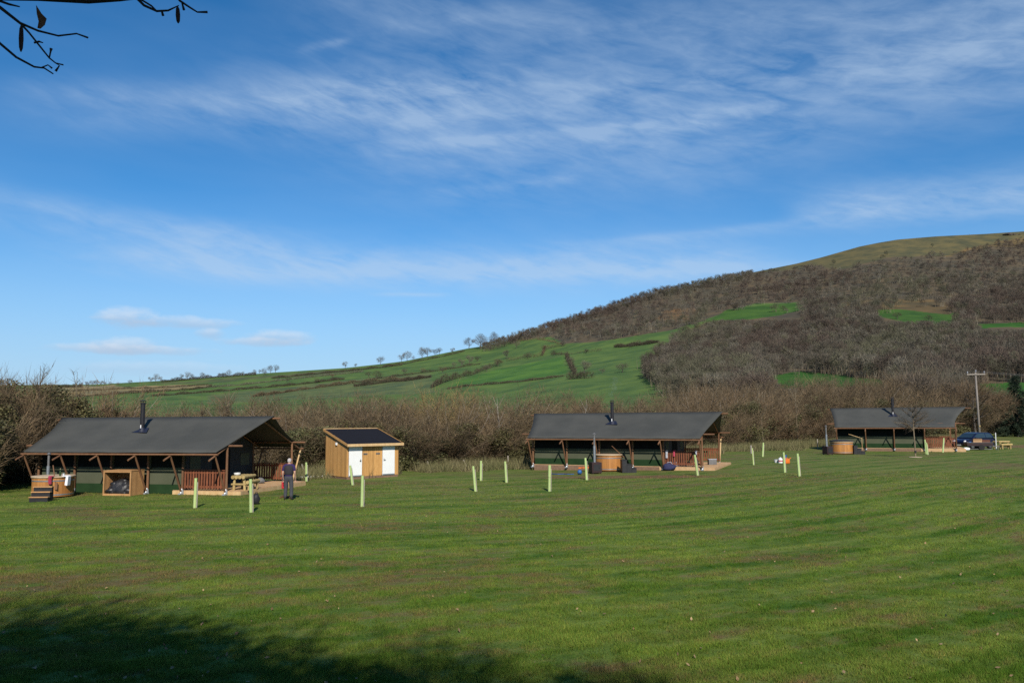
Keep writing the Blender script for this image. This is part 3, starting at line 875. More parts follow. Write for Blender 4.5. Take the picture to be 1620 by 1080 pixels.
def hedgerow(pts, hpx, label, dens=5.0, m='gorse'):
    if dens < 10: dens *= 9; hpx = hpx * 1.4 + 1.0
    rng = np.random.default_rng(int(pts[0][0]) + int(pts[0][1]))
    W = [hp(*q) or hp(q[0], q[1] + 5) for q in pts]
    P, Lh = [], []
    for a_, b_ in zip(W[:-1], W[1:]):
        L = (b_ - a_).length; n = int(L * dens)
        t = rng.random(n)
        x = a_.x + (b_.x - a_.x) * t + rng.normal(0, .5, n); y = a_.y + (b_.y - a_.y) * t + rng.normal(0, .7, n)
        H = hpx * y / FPX * (.75 + .35 * np.sin(x * .31) * np.sin(y * .23))
        P.append(np.stack([x, y, hz(x, y) + rng.random(n) * H * .75], -1)); Lh.append(H)
    P = np.concatenate(P); H = np.concatenate(Lh); n = len(P)
    d = unit(rng.normal(0, .6, (n, 3)) + np.array([0, 0, .7]))
    o = W[len(W) // 2]
    V = slivers(P - np.array(o), d, np.clip(H * rng.uniform(.35, .6, n), .5, 3), rng.uniform(.12, .3, n), rng)
    tag(np_mesh('hedgerow', V, 3, M[m], tint=rng.random(n), loc=o), label, 'hedge')


hedgerow([(682, 614), (700, 606), (722, 599), (748, 593)], 15, 'dark belt of scrub at the bottom of the left green field', 22)
hedgerow([(748, 593), (775, 582), (790, 577)], 10, 'rising hedge joining the dark scrub belt to the upper fields', 12)
hedgerow([(800, 572), (835, 566), (858, 563), (862, 553), (893, 546)], 9, 'bushy hedge bending up to the ridge wood', 12, 'twig')
hedgerow([(872, 561), (900, 561), (930, 557), (952, 555)], 5, 'low dark hedge across the upper bright field', 10)
hedgerow([(972, 550), (1000, 548), (1042, 542)], 4, 'low dark hedge just under the wood edge', 8)
hedgerow([(896, 566), (903, 580), (910, 592)], 11, 'short steep hedge between the two bright fields', 18)
hedgerow([(898, 600), (925, 599), (940, 597)], 13, 'thick scrub below the steep hedge', 26)
hedgerow([(708, 616), (780, 608), (850, 601), (892, 595)], 2.5, 'thin dark boundary along the foot of the bright field', 6)
hedgerow([(606, 580), (660, 572), (702, 564), (735, 556)], 2, 'thin boundary just below the skyline trees', 4)
hedgerow([(590, 600), (660, 591), (730, 581), (760, 576)], 2.5, 'thin boundary across the middle of the left green slope', 4)
hedgerow([(110, 619), (200, 615), (330, 609)], 2.2, 'thin hedge along the top of the pale stubble field', 4)
hedgerow([(120, 628), (230, 621), (300, 617), (335, 612)], 3.5, 'hedge along the bottom of the pale stubble field', 5)
hedgerow([(255, 605), (300, 601), (345, 597), (405, 593)], 4.0, 'low skyline hedge linking the bare trees', 6)
hedgerow([(335, 613), (420, 605), (520, 594), (575, 588)], 2.2, 'pale thin hedge descending across the green slope', 4, 'htwig')
hedgerow([(400, 628), (470, 618), (560, 606), (640, 600)], 4.0, 'low brown hedge at the bottom of the green slope', 6, 'twig')
hedgerow([(1020, 593), (1036, 604), (1056, 612)], 7, 'dark edge of the lower wood beside the bright field', 20)
hedgerow([(60, 614), (100, 613), (130, 613)], 4, 'low dark hedge at the far left end of the skyline', 6)


hedgerow([(240, 627), (340, 620), (450, 611), (545, 600)], 3, 'hedge crossing the slope above the shed and left tent roofs', 6, 'gorse')
hedgerow([(430, 599), (520, 590), (600, 582), (636, 578)], 2.5, 'upper hedge just under the skyline above the shed', 6, 'gorse')
hedgerow([(560, 612), (620, 604), (682, 597)], 4, 'dark hedge joining the lower field corner to the scrub belt', 8)
hedgerow([(1062, 540), (1090, 524), (1120, 512)], 6, 'rough hedge along the narrow green strip between the two woods', 12, 'twig')
hedgerow([(805, 541), (850, 537), (893, 546)], 4, 'bushy fringe under the ridge wood above the top field', 10, 'twig')
hedgerow([(1224, 611), (1300, 615), (1400, 613)], 5, 'brown hedge along the lower edge of the green strip under the wood', 14, 'twig')
for q, lab in (((455, 604, 10), 'small bare field tree above the left tent porch roof'), ((500, 606, 9), 'small bare tree on the slope left above the shed'), ((525, 598, 8), 'round bush on the slope directly above the shed'),
               ((640, 592, 10), 'bush in the hedge across the middle of the left slope'), ((668, 590, 9), 'second bush along the same middle hedge, further right'), ((700, 590, 12), 'bare tree above the dark scrub belt'),
               ((756, 572, 10), 'bush at the top end of the rising hedge'), ((835, 568, 10), 'brown bush on the bend of the hedge below the ridge wood'), ((860, 556, 11), 'upright bush at the upper bend of the hedge'),
               ((890, 548, 10), 'bush where the bending hedge meets the ridge wood'), ((1010, 545, 8), 'bush at the right end of the low hedge under the wood'), ((1075, 528, 12), 'bare tree in the green strip between the two woods'),
               ((1100, 520, 11), 'second bare tree in the green strip between the two woods'), ((1240, 492, 10), 'bare tree in the small high field inside the wood'), ((1420, 505, 12), 'bare tree among the green clearings on the right hillside'),
               ((1470, 508, 11), 'second bare tree among the right hillside clearings')):
    hill_tree(*q, lab, name='field_tree', wide=1.35, m=random.choice(('gorse', 'htwig', 'twig')))
rk = hp(1597, 372) or hp(1597, 376)
mb = MB()
for dx, dz_, r_ in ((0, 0, 3.4), (5, 0, 2.4), (-5, 0, 2.6), (10, -1, 2)): mb.blob((dx, 0, dz_), (r_, 4, r_ * .75), int(r_ * 10), .35, 10, 7)
tag(mb.build('rock_outcrop', M['bark'], loc=rk), 'dark rocky outcrop on the moor skyline at the far right', 'rock')

# ------------------------------------------------------------------ scrub belt
def shrub_meshes(seed, h, r, nst, ntw, nlf, leaf_h=.8, leaf_size=(.10, .19)):
    rng = np.random.default_rng(seed); mb = MB(); P, D, L, W = [], [], [], []
    for i in range(nst):
        a = rng.random() * 6.283; rr = r * .4 * math.sqrt(rng.random())
        b = np.array([math.cos(a) * rr, math.sin(a) * rr, -.1])
        lean = rng.uniform(.05, .55); a2 = a + rng.normal(0, .5)
        d = np.array([math.cos(a2) * lean, math.sin(a2) * lean, 1.0]); d /= np.linalg.norm(d)
        Ls = h * rng.uniform(.6, 1.0); pts = [b]; nseg = 5
        for k in range(nseg):
            d = d + rng.normal(0, .10, 3) + np.array([math.cos(a2), math.sin(a2), 0]) * .05; d /= np.linalg.norm(d)
            pts.append(pts[-1] + d * Ls / nseg)
        r0 = rng.uniform(.022, .05)
        mb.path(pts, [r0 * (1 - .8 * k / nseg) for k in range(nseg + 1)], 3)
        n = ntw // nst
        t = rng.uniform(.12, 1.0, n) * nseg; k = np.minimum(t.astype(int), nseg - 1); f = (t - k)[:, None]
        pa = np.array(pts)
        p = pa[k] * (1 - f) + pa[k + 1] * f
        dd = unit(unit(pa[k + 1] - pa[k]) * .55 + rng.normal(0, .5, (n, 3)) + np.array([math.cos(a) * .15, math.sin(a) * .15, .22]))
        p = p + dd * (rng.random(n) ** 1.5 * .55)[:, None] + rng.normal(0, .16, (n, 3))
        P.append(p); D.append(dd); L.append(rng.uniform(.35, 1.0, n) * (.6 + .08 * h)); W.append(rng.uniform(.014, .032, n))
    P, D, L, W = map(np.concatenate, (P, D, L, W))
    tw = slivers(P, D, L, W, rng)
    lv = None
    if nlf:
        lum = 14; lc = np.stack([rng.normal(0, r * .42, lum), rng.normal(0, r * .42, lum), rng.uniform(.1, leaf_h, lum) * h], -1)
        k = rng.integers(0, lum, nlf)
        p = lc[k] + unit(rng.normal(size=(nlf, 3))) * (rng.random(nlf) ** .5)[:, None] * np.array([.75, .75, .6]) * (r * .5)
        p[:, 2] = np.abs(p[:, 2]) + .03
        lv = leafs(p, rng.uniform(*leaf_size, nlf), rng)
    return mb, tw, lv


SV = []
for k in range(11):
    leafy = [0, 0, 1800, 0, 4600, 11000, 0, 7000, 2600, 13000, 10000][k]
    nst = [26, 30, 24, 34, 20, 16, 28, 18, 26, 22, 22][k]
    mb, tw, lv = shrub_meshes(500 + k, 6.0, 2.3 + .2 * (k % 3), nst, 6200 if not leafy else 5200, leafy, .9 if k > 8 else .8)
    st_o = mb.build('stems', M['palestem'] if k in (1, 6) else M['stem']); COL.objects.unlink(st_o)
    tw_o = np_mesh('twigs', tw, 3, M['twig'], tint=np.random.default_rng(k).random(len(tw)), do_link=False)
    lv_o = np_mesh('leaves', lv, 4, M['ivy'], tint=np.random.default_rng(k + 50).random(len(lv)), do_link=False) if lv is not None else None
    SV.append([o_.data if o_ else None for o_ in (st_o, tw_o, lv_o)])


def shrub(k, x, y, h, wide, label, cat='shrub', group=None, name=None):
    name = name or ('leafy_shrub' if SV[k][2] else 'bare_shrub')
    z = float(max(gz(x, y), hz(x, y) if y > Y0 else -9))
    o = empty(name, (x, y, z), random.uniform(0, 6.28), label, cat, group)
    for nm, d_ in zip(('stems', 'twigs', 'leaves'), SV[k]):
        if d_: link(bpy.data.objects.new(nm, d_), o)
    o.scale = (wide, wide, h / 6.0)
    return o


TOP = [(-200, 575), (0, 612), (100, 615), (150, 624), (200, 641), (260, 641), (330, 628), (420, 628), (480, 634), (560, 634), (640, 624), (700, 618), (740, 622), (820, 626), (900, 622),
       (960, 626), (1020, 628), (1080, 618), (1150, 610), (1220, 606), (1290, 606), (1350, 610), (1420, 600), (1480, 604), (1540, 614), (1620, 628), (1800, 630)]
_tx, _ty = zip(*TOP)
BELT = [(-30, 51), (-20, 51.5), (-14, 53), (-8, 54.5), (0, 60), (8, 67), (15, 73), (28, 85), (45, 97), (70, 122), (100, 150), (130, 160)]


def belt_pt(s):
    """point s metres along the scrub belt and its backward normal"""
    for a_, b_ in zip(BELT[:-1], BELT[1:]):
        a_, b_ = Vector(a_), Vector(b_); L = (b_ - a_).length
        if s <= L:
            t = (b_ - a_) / L
            return a_ + t * s, Vector((-t.y, t.x))
        s -= L
    return None, None


BELT_L = sum((Vector(b_) - Vector(a_)).length for a_, b_ in zip(BELT[:-1], BELT[1:]))
LAB = [((-999, 500), 'behind the left tent'), ((500, 660), 'behind the wooden shed'), ((660, 835), 'between the shed and the middle tent'),
       ((835, 1150), 'behind the middle tent'), ((1150, 1310), 'between the middle and the right tent'), ((1310, 1520), 'behind the right tent'), ((1520, 9999), 'behind the parked car')]
for row, (off, fac, sp_, kinds) in enumerate(((0.0, .70, 3.3, (4, 5, 2, 7, 5, 0, 4, 7, 5, 8)), (2.6, .86, 3.2, (0, 1, 2, 3, 8, 6, 3)), (6.0, 1.0, 3.4, (0, 1, 3, 6, 3, 0)), (11.0, 1.06, 4.6, (0, 3, 6, 1)))):
    s = row * 1.1
    while s < BELT_L:
        p, nrm = belt_pt(s)
        c = p + nrm * (off + random.uniform(-.8, .8))
        s += sp_ * random.uniform(.8, 1.2) * (1.0 if c.y < 110 else 1.5)
        ppx = float(to_px(c.x, c.y, 3.0)[0])
        if ppx > 1680 or ppx < -60: continue
        if ppx > 1560 and row < 2: continue
        topz = CAMH + (YH - np.interp(ppx, _tx, _ty)) * c.y / FPX
        zg = float(max(gz(c.x, c.y), hz(c.x, c.y) if c.y > Y0 else -9))
        h = (topz - zg) * fac * random.uniform(.80, 1.15)
        k = random.choice(kinds)
        where = next(w_ for (a_, b_), w_ in LAB if a_ <= ppx < b_)
        leafy = SV[k][2] is not None
        lab = ('green and brown leafy shrub in the scrub belt ' if leafy else 'bare brown twiggy shrub in the scrub belt ') + where
        shrub(k, c.x, c.y, h, random.uniform(.85, 1.15) * (1.0 if c.y < 95 else 1.35), lab, 'shrub', ('leafy shrubs ' if leafy else 'bare shrubs ') + where)

# dense evergreen thicket left of the left tent
for i, (x, y, h, k, w_) in enumerate(((-26.0, 37.4, 4.5, 9, 1.0), (-28.4, 38.5, 5.0, 10, 1.1), (-27.4, 41.2, 4.9, 9, 1.05), (-25.8, 46.2, 4.7, 10, 1.0), (-28.6, 42.2, 5.4, 9, 1.2), (-27.2, 46.4, 5.4, 10, 1.2), (-24.2, 49.4, 4.6, 9, 1.0), (-30, 46, 5.7, 10, 1.2), (-26.3, 39.2, 3.6, 9, .8))):
    shrub(k, x, y, h, w_, 'dense olive evergreen shrub in the tall thicket left of the left tent', 'shrub', 'evergreen thicket beside the left tent')
for x, y, h in ((-28.2, 43.5, 6.3), (-27.0, 44.0, 6.0), (-24.6, 48.6, 5.9), (-29, 45, 6.4)):
    shrub(random.choice((0, 6)), x, y, h, .8, 'bare twiggy shrub poking out above the evergreen thicket', 'shrub', 'bare twigs above the thicket')

# yellowish willow
mb, tw, lv = shrub_meshes(801, 6.4, 2.0, 36, 5200, 0)
wp = at(702, 660, 63.5)
o = empty('willow_bush', (wp.x, wp.y, float(gz(wp.x, wp.y))), 0, 'yellow tinged willow rising above the scrub between shed and middle tent', 'shrub')
mb.build('stems', M['willow'], o); np_mesh('twigs', tw, 3, M['willow'], o, tint=np.random.default_rng(3).random(len(tw)))

# wide bare tree behind the utility pole
def bare_tree(seed, loc, h, r, ntw, label, base=.22, w=.006, name='bare_tree', tw_m='htwig', r0=None, L=(.06, .16)):
    o = empty(name, loc, 0, label, 'tree')
    tree_trunk(seed, h, r, base, 14, r0 or h * .02, 7).build('trunk', M['bark'], o)
    V = crown_slivers(np.random.default_rng(seed), ntw, h, r, base=base, L=L, w=w, lumps=12)
    np_mesh('crown', V, 3, M[tw_m], o, tint=np.random.default_rng(seed).random(ntw))
    return o


def gpos(px_, py_, Y):
    p = at(px_, py_, Y); p.z = float(max(gz(p.x, p.y), hz(p.x, p.y) if p.y > Y0 else -9)); return p


bare_tree(61, gpos(1543, 690, 112), 8.6, 5.0, 3600, 'wide bare tree spreading behind the utility pole', .16, .0045, tw_m='twig')
bare_tree(62, gpos(1500, 690, 122), 10.4, 4.6, 3000, 'tall grey bare tree left of the utility pole', .15, .005)
bare_tree(63, gpos(1450, 690, 118), 10.8, 4.4, 3000, 'grey bare tree rising behind the right tent roof end', .15, .005)
bare_tree(64, gpos(1585, 690, 150), 8.5, 5.4, 3000, 'low rounded bare tree between utility pole and conifer', .1, .005)

# slender pale stemmed saplings standing up out of the scrub
for k, (px_, top_, Y_, lab) in enumerate(((921, 632, 64, 'slender pale stemmed sapling left of the flue above the middle tent'), (1018, 628, 69, 'slender pale stemmed sapling right of the middle flue'),
        (1066, 622, 72, 'slender bare sapling above the right end of the middle tent'), (793, 628, 61, 'slender leaning pale sapling in the scrub left of the middle tent'), (652, 622, 59, 'slender bare sapling just right of the shed roof'),
        (585, 628, 58, 'slender bare sapling above the middle of the shed roof'), (352, 614, 56, 'slender bare sapling above the middle of the left tent roof'), (322, 622, 55, 'slender bare sapling left of the one above the left tent roof'),
        (1208, 604, 80, 'slender bare sapling above the far tube group'), (1262, 600, 84, 'slender bare sapling left of the right tent roof'), (1375, 600, 98, 'tall slender sapling above the left half of the right tent'), (60, 574, 44, 'tall bare sapling poking above the evergreen thicket'), (118, 584, 46, 'bare sapling at the right end of the evergreen thicket'))):
    p = gpos(px_, 700, Y_); h = CAMH + (YH - top_) * Y_ / FPX - p.z
    o = empty('sapling', p, 0, lab, 'tree'); rn = random.Random(k); mb = MB()
    lean = rn.uniform(-.12, .12)
    tp_ = Vector((lean * h, 0, h)); mb.path([(0, 0, -.1), (lean * h * .3, 0, h * .4), tp_ * .8, tp_], [.05, .042, .022, .008], 6)
    P, D = [], []
    for j in range(9):
        s_ = tp_ * rn.uniform(.35, .85); a = j * 2.4; L = h * rn.uniform(.12, .24)
        e_ = s_ + Vector((math.cos(a) * L * .6, math.sin(a) * L * .6, L)); mb.path([s_, e_], [.018, .006], 4)
        for q in range(26):
            t = rn.random(); P.append(s_.lerp(e_, t)); D.append((Vector((rn.gauss(0, .6), rn.gauss(0, .6), .8))).normalized())
    mb.build('trunk', M['palestem' if k in (0, 3) else 'stem'], o)
    P, D = np.array(P), np.array(D); n = len(P); r_ = np.random.default_rng(k)
    np_mesh('crown', slivers(P, D, r_.uniform(.25, .7, n), r_.uniform(.012, .022, n), r_), 3, M['twig'], o, tint=r_.random(n))

# conifer at the right edge
cp = gpos(1611, 690, 120)
o = empty('conifer_tree', cp, 0, 'dark green conifer at the right edge of the photo', 'tree')
mb = MB(); mb.path([(0, 0, -.2), (0, 0, 5), (0.1, 0, 9.3)], [.22, .14, .03], 6); mb.build('trunk', M['bark'], o)
rng = np.random.default_rng(77); Vl = []
for i in range(64):
    zt = .6 + 8.3 * (i / 63.0); rr = (3.3 * (1 - zt / 9.4) ** .9 + .12) * rng.uniform(.75, 1.15); a = i * 2.4 + rng.normal(0, .3)
    n = int(40 + 90 * rr)
    t = rng.random(n) ** .7
    c = np.stack([np.cos(a) * rr * t, np.sin(a) * rr * t, zt - .35 * rr * t + .15 * np.sin(t * 3)], -1) + rng.normal(0, .13, (n, 3))
    d = unit(np.array([math.cos(a), math.sin(a), -.1]) + rng.normal(0, .6, (n, 3)))
    Vl.append(slivers(c, d, rng.uniform(.25, .6, n), rng.uniform(.05, .1, n), rng))
V = np.concatenate(Vl); np_mesh('crown', V, 3, M['dark_leaf'], o, tint=rng.random(len(V)))

# clipped hedge at the far right
rng = np.random.default_rng(78)
a_, b_ = gpos(1577, 690, 128), gpos(1665, 690, 122)
n = 9000; t = rng.random(n)
hh = 2.0 + .35 * t
P = np.stack([a_.x + (b_.x - a_.x) * t, a_.y + (b_.y - a_.y) * t + rng.uniform(-.9, .9, n), np.zeros(n)], -1)
P[:, 2] = gz(P[:, 0], P[:, 1]) + hh * rng.random(n) ** .6
o_ = Vector((a_ + b_) / 2)
V = slivers(P - np.array(o_), unit(rng.normal(0, .6, (n, 3)) + np.array([0, -.2, .5])), rng.uniform(.3, .6, n), rng.uniform(.04, .09, n), rng)
tag(np_mesh('clipped_hedge', V, 3, M['gorse'], tint=rng.random(n), loc=o_), 'dark clipped hedge at the far right behind the mud track', 'hedge')

# rough dry grass at the foot of the scrub
rng = np.random.default_rng(79)
n = 95000; ss_ = rng.random(n) * BELT_L * .78
P = np.empty((n, 3))
for i in range(n):
    p, nrm = belt_pt(ss_[i]); q = p - nrm * (.3 + rng.random() * (6.0 + 1.3 * math.sin(ss_[i] * .45) + .8 * math.sin(ss_[i] * 1.3)))
    P[i] = (q.x, q.y, 0)
P[:, 2] = gz(P[:, 0], P[:, 1])
pxx = to_px(P[:, 0], P[:, 1], P[:, 2])[0]
ok = (pxx > -40) & (pxx < 1560)
P = P[ok]; n = len(P)
V = slivers(P, unit(rng.normal(0, .35, (n, 3)) + np.array([0, 0, 1.0])), rng.uniform(.25, .95, n), rng.uniform(.018, .042, n), rng)
tag(np_mesh('rough_grass', V, 3, M['drygrass'], tint=rng.random(n)), kind='stuff')

# ------------------------------------------------------------------ safari tents
def tent(loc, th, W, hr, he, o_, erx, rrx, elx, rlx, bays, flue_a, flue_z, label, base_strip, sag_end):
    root = empty('safari_tent', loc, th, label, 'tent', 'safari tents along the meadow edge')
    pos = [0.0]
    for b in bays: pos.append(pos[-1] + b)
    L = pos[-1]; hw = W / 2
    hp_ = he + (hr - he) * o_ / (hw + o_)           # roof height over the posts
    nb = len(bays)

    def roof_z(b):
        """height of the roof over depth b"""
        s = abs(b - hw) / (hw + o_)
        return hr + (he - hr) * s - .07 * math.sin(math.pi * min(1, s))

    # canopy: two slopes with scooped ends
    mb = MB(); NA, NS = 26, 9
    for sgn in (-1, 1):
        vs = []
        for i in range(NS + 1):
            s = i / NS
            b = hw + sgn * (hw + o_) * s
            bow = math.sin(math.pi * s)
            aL = -(rlx + (elx - rlx) * s) + .08 * bow
            aR = L + rrx + (erx - rrx) * s - sag_end * bow
            for j in range(NA + 1):
                a = aL + (aR - aL) * j / NA
                near = min(abs(a - p) for p in pos)
                z = roof_z(b) + .03 - .075 * bow * min(1, near) ** 1.3 + .012 * math.sin(a * 3.1 + s * 5) * bow
                if i == NS: z += -.02 * min(1.0, near)
                vs.append((a, b, z))
        fs = [(i * (NA + 1) + j, i * (NA + 1) + j + 1, (i + 1) * (NA + 1) + j + 1, (i + 1) * (NA + 1) + j) for i in range(NS) for j in range(NA)]
        mb.add(vs, fs)
    cp_ = mb.build('canopy', M['roof'], root, smooth=True)
    sm = cp_.modifiers.new('thick', 'SOLIDIFY'); sm.thickness = .012; sm.offset = 1

    # ridge pole and purlins poking out of the ends
    mb = MB(); mb.tube((-rlx - .25, hw, hr - .08), (L + rrx + .33, hw, hr - .08), .045, n=8); mb.build('ridge_pole', M['timber'], root)
    for b in (0, W):
        mb = MB(); mb.tube((-.75, b, hp_ - .1), (L + .75, b, hp_ - .1), .045, n=8); mb.build('purlin', M['timber'], root)
    for b, z in ((-o_, he), (W + o_, he)):
        mb = MB(); mb.tube((-elx - .1, b, z - .06), (L + erx + .1, b, z - .06), .042, n=8); mb.build('eave_pole', M['timber'], root)
    # posts with steel feet, struts and rafters
    for i, a in enumerate(pos):
        for b, sg in ((0.0, -1), (W, 1)):
            mb = MB(); mb.tube((a, b, .16), (a, b, hp_ - .13), .058, .05, n=10); p = mb.build('post', M['timber'], root)
            mb = MB(); mb.tube((a, b, -.02), (a, b, .2), .066, .062, n=10); mb.box((a, b + sg * .09, .02), (.13, .26, .05)); mb.tube((a, b + sg * .1, .04), (a, b + sg * .02, .24), .05, .045, n=8)
            mb.build('post_foot', M['foot'], p)
            mb = MB(); mb.tube((a, b + sg * .1, .14), (a, b + sg * (o_ - .02), he - .1), .045, .042, n=8); mb.build('strut', M['pine'] if (b > 0 and i == nb) else M['timber'], root)  # rear end strut in pale pine, sunlight put into its colour
            zt = he + (he - hr) / (hw + o_) * .42
            mb = MB(); mb.tube((a, hw, hr - .17), (a, b + sg * (o_ + .42), zt - .13), .042, n=8); mb.build('rafter', M['timber'], root)
    # cross beam and inner room
    aw = pos[-2] + .02                               # end wall between room and porch
    ins = .13
    def wallpoly(a):
        return [(ins, .03), (W - ins, .03), (W - ins, hp_ - .2), (hw, hr - .25), (ins, hp_ - .2)]
    mb = MB()
    mb.box(((.08 + aw) / 2, ins, (hp_ - .2) / 2 + .02), (aw - .08, .012, hp_ - .2))
    mb.box(((.08 + aw) / 2, W - ins, (hp_ - .2) / 2 + .02), (aw - .08, .012, hp_ - .2))
    mb.prism(wallpoly(0), .08, .092, lambda u, v, w: (w, u, v))
    wl = mb.build('wall', M['wall'], root)
    mb = MB(); sk_h = .56 if base_strip else .42; mb.box(((.08 + aw) / 2, ins - .012, sk_h / 2), (aw - .1, .008, sk_h)); mb.box((.07, hw, .2), (.008, W - .3, .40)); mb.build('groundsheet_skirt', M['skirt'], wl)
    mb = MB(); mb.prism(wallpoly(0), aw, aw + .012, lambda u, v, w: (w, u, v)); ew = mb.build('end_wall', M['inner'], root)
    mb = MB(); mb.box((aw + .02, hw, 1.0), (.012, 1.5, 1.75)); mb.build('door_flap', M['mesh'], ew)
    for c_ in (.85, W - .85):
        mb = MB(); mb.box((aw + .02, c_, 1.35), (.012, .8, .6)); mb.build('window_and_shade', M['wall'], ew)
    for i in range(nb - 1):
        mb = MB(); mb.box(((pos[i] + pos[i + 1]) / 2, ins - .01, 1.53), (bays[i] * .93, .008, .70)); mb.build('window_and_shade', M['mesh'], wl)  # windows widened and blackened to paint the roof's shade on the upper wall
    if base_strip:
        mb = MB(); mb.beam((pos[0] + .1, ins - .03, 1.17), (aw, ins - .03, 1.17), .03, .045); mb.build('wall_rail', M['wall'], root)
    # deck under the porch and past the end posts
    d0 = aw - (aw - .05 if base_strip else .55); d1 = L + .68
    mb = MB(); n = int((W + .15) / .145)
    for k in range(n):
        b = .06 + (k + .5) * (W + .15) / n
        mb.box(((d0 + d1) / 2, b, .155), (d1 - d0, (W + .15) / n - .008, .03))
    dk = mb.build('deck', M['deck'], root)
    mb = MB(); fh = .36 if base_strip else .2; fz_ = .14 - fh / 2
    dm = (aw - .3) if base_strip else d0
    if base_strip:
        m2 = MB(); m2.box(((d0 + dm) / 2, .045, fz_), (dm - d0 - .01, .03, fh)); m2.build('base_board', M['plinth'], dk)
    mb.box(((dm + d1) / 2, .045, fz_), (d1 - dm, .03, fh)); mb.box((d1 + .016, W / 2 + .13, fz_), (.03, W + .19, fh)); mb.build('deck_fascia', M['pine'] if not base_strip else M['deck'], dk)
    # railings
    for b, a0, a1 in ((.02, pos[-2] + .06, L - .07), (W - .02, pos[-2] + .06, L - .06)):
        mb = MB()
        for z in (.34, .98): mb.box(((a0 + a1) / 2, b + .03, z), (a1 - a0, .04, .09))
        n = int((a1 - a0) / .135)
        for k in range(n):
            mb.box((a0 + (k + .5) * (a1 - a0) / n, b - .005, .66), (.085, .022, .82))
        mb.box(((a0 + a1) / 2, b, 1.085), (a1 - a0, .11, .03))
        mb.build('railing', M['rail'], root)
    # stove flue
    fb = .5 * hw; fz = roof_z(fb)
    mb = MB(); mb.tube((flue_a, fb, fz - .1), (flue_a, fb, flue_z - .12), .105, n=16); fl = mb.build('flue', M['flue'], root, smooth=False)
    mb = MB(); mb.tube((flue_a, fb, flue_z - .14), (flue_a, fb, flue_z - .08), .125, n=16)
    for k in range(4):
        q = k * math.pi / 2 + .5; mb.tube((flue_a + .1 * math.cos(q), fb + .1 * math.sin(q), flue_z - .1), (flue_a + .1 * math.cos(q), fb + .1 * math.sin(q), flue_z), .012, n=5)
    mb.lathe((flue_a, fb, flue_z), [(.15, 0), (.15, .02), (.05, .05)], 16); mb.build('cowl', M['flue'], fl)
    mb = MB(); sl = (hr - he) / (hw + o_)
    q_ = lambda u, v, w: (flue_a + u, fb + v, fz + sl * v + .045 + w)
    mb.prism([(-.42, -.22), (.42, -.22), (.16, .3), (-.16, .3)], 0, .012, q_)
    mb.lathe((flue_a, fb, fz - .02), [(.2, 0), (.15, .1), (.11, .2)], 16); mb.build('flashing', M['flash'], fl)
    mb = MB(); mb.box((flue_a, fb - .108, fz + .24), (.05, .01, .16)); mb.build('flue_label', M['label'], fl)
    return root


T1 = tent((-22.64, 38.45, .02), -.23, 5.87, 3.48, 1.88, .95, .05, .6, .04, 1.5, (2.02, 1.99, 1.99, 1.82, 2.24), 4.45, 4.28,
          'grey safari tent at the left with a man outside its open porch', False, .12)
T2 = tent((1.32, 52.03, .27), -.42, 5.8, 3.41, 1.84, .85, .06, .79, .04, 1.1, (2.32, 2.15, 2.15, 1.91, 2.32), 4.92, 4.2,
          'grey safari tent in the middle with smoke rising from its flue', True, .12)
T3 = tent((28.98, 71.69, .5), -.43, 5.35, 3.67, 1.95, .88, -.09, 1.15, .09, .59, (2.36, 2.25, 2.34, 2.37), 4.65, 4.55,
          'grey safari tent at the right with a sapling before it', True, .3)


def tworld(T, a, b, z=0.0):
    return T.matrix_world @ Vector((a, b, z)) if False else Matrix.Translation(T.location) @ T.rotation_euler.to_matrix().to_4x4() @ Vector((a, b, z))


# ------------------------------------------------------------------ hot tubs
def hot_tub(c, r, h, label, lid):
    root = empty('hot_tub', c, random.random(), label, 'hot tub', 'cedar hot tubs beside the tents')
    mb = MB(); n = 40
    for k in range(n):
        a = 2 * math.pi * k / n
        mb.box((math.cos(a) * r * .97, math.sin(a) * r * .97, h / 2 + .04), (.05, 2 * math.pi * r / n * .975, h - .05), a)
    mb.build('staves', M['stave'], root)
    for z in (.12, h * .8):
        mb = MB(); mb.lathe((0, 0, z), [(r + .001, 0), (r + .012, 0), (r + .012, .05), (r + .001, .05)], 48); mb.build('band', M['steel'], root)
    mb = MB(); mb.lathe((0, 0, h - .01), [(r * .9, 0), (r + .05, 0), (r + .05, .05), (r * .9, .05)], 48); mb.build('rim', M['rim'], root)
    mb = MB(); mb.lathe((0, 0, h - .16), [(r * .93, 0), (.01, .01)], 32); mb.build('water', M['carglass'], root)
    if lid:
        mb = MB(); mb.lathe((0, 0, h + .04), [(r + .06, 0), (r + .06, .07), (r * .5, .12), (.02, .13)], 40); mb.build('lid', M['black'], root)
    return root


def stove(c, rz, h, label, w=.55):
    root = empty('tub_stove', c, rz, label, 'stove', 'wood stoves heating the hot tubs')
    mb = MB(); mb.box((0, 0, .36), (w, .6, .6)); b = mb.build('firebox', M['maroon'], root, bevel=.01)
    mb = MB(); mb.box((0, -.305, .36), (w * .7, .02, .36)); mb.tube((w * .2, -.31, .36), (w * .2, -.35, .36), .02, n=6); mb.build('door', M['black'], b)
    mb = MB()
    for sx in (-1, 1):
        for sy in (-1, 1): mb.box((sx * w * .4, sy * .24, .04), (.05, .05, .1))
    mb.build('feet', M['maroon'], root)
    mb = MB(); mb.tube((0, .1, .66), (0, .1, h * .72), .075, n=12); mb.build('flue', M['steel'], root)
    mb = MB(); mb.tube((0, .1, h * .72), (0, .1, h), .05, n=12); mb.lathe((0, .1, h + .04), [(.11, 0), (.02, .07)], 12); mb.build('upper_flue', M['grey'], root)
    return root


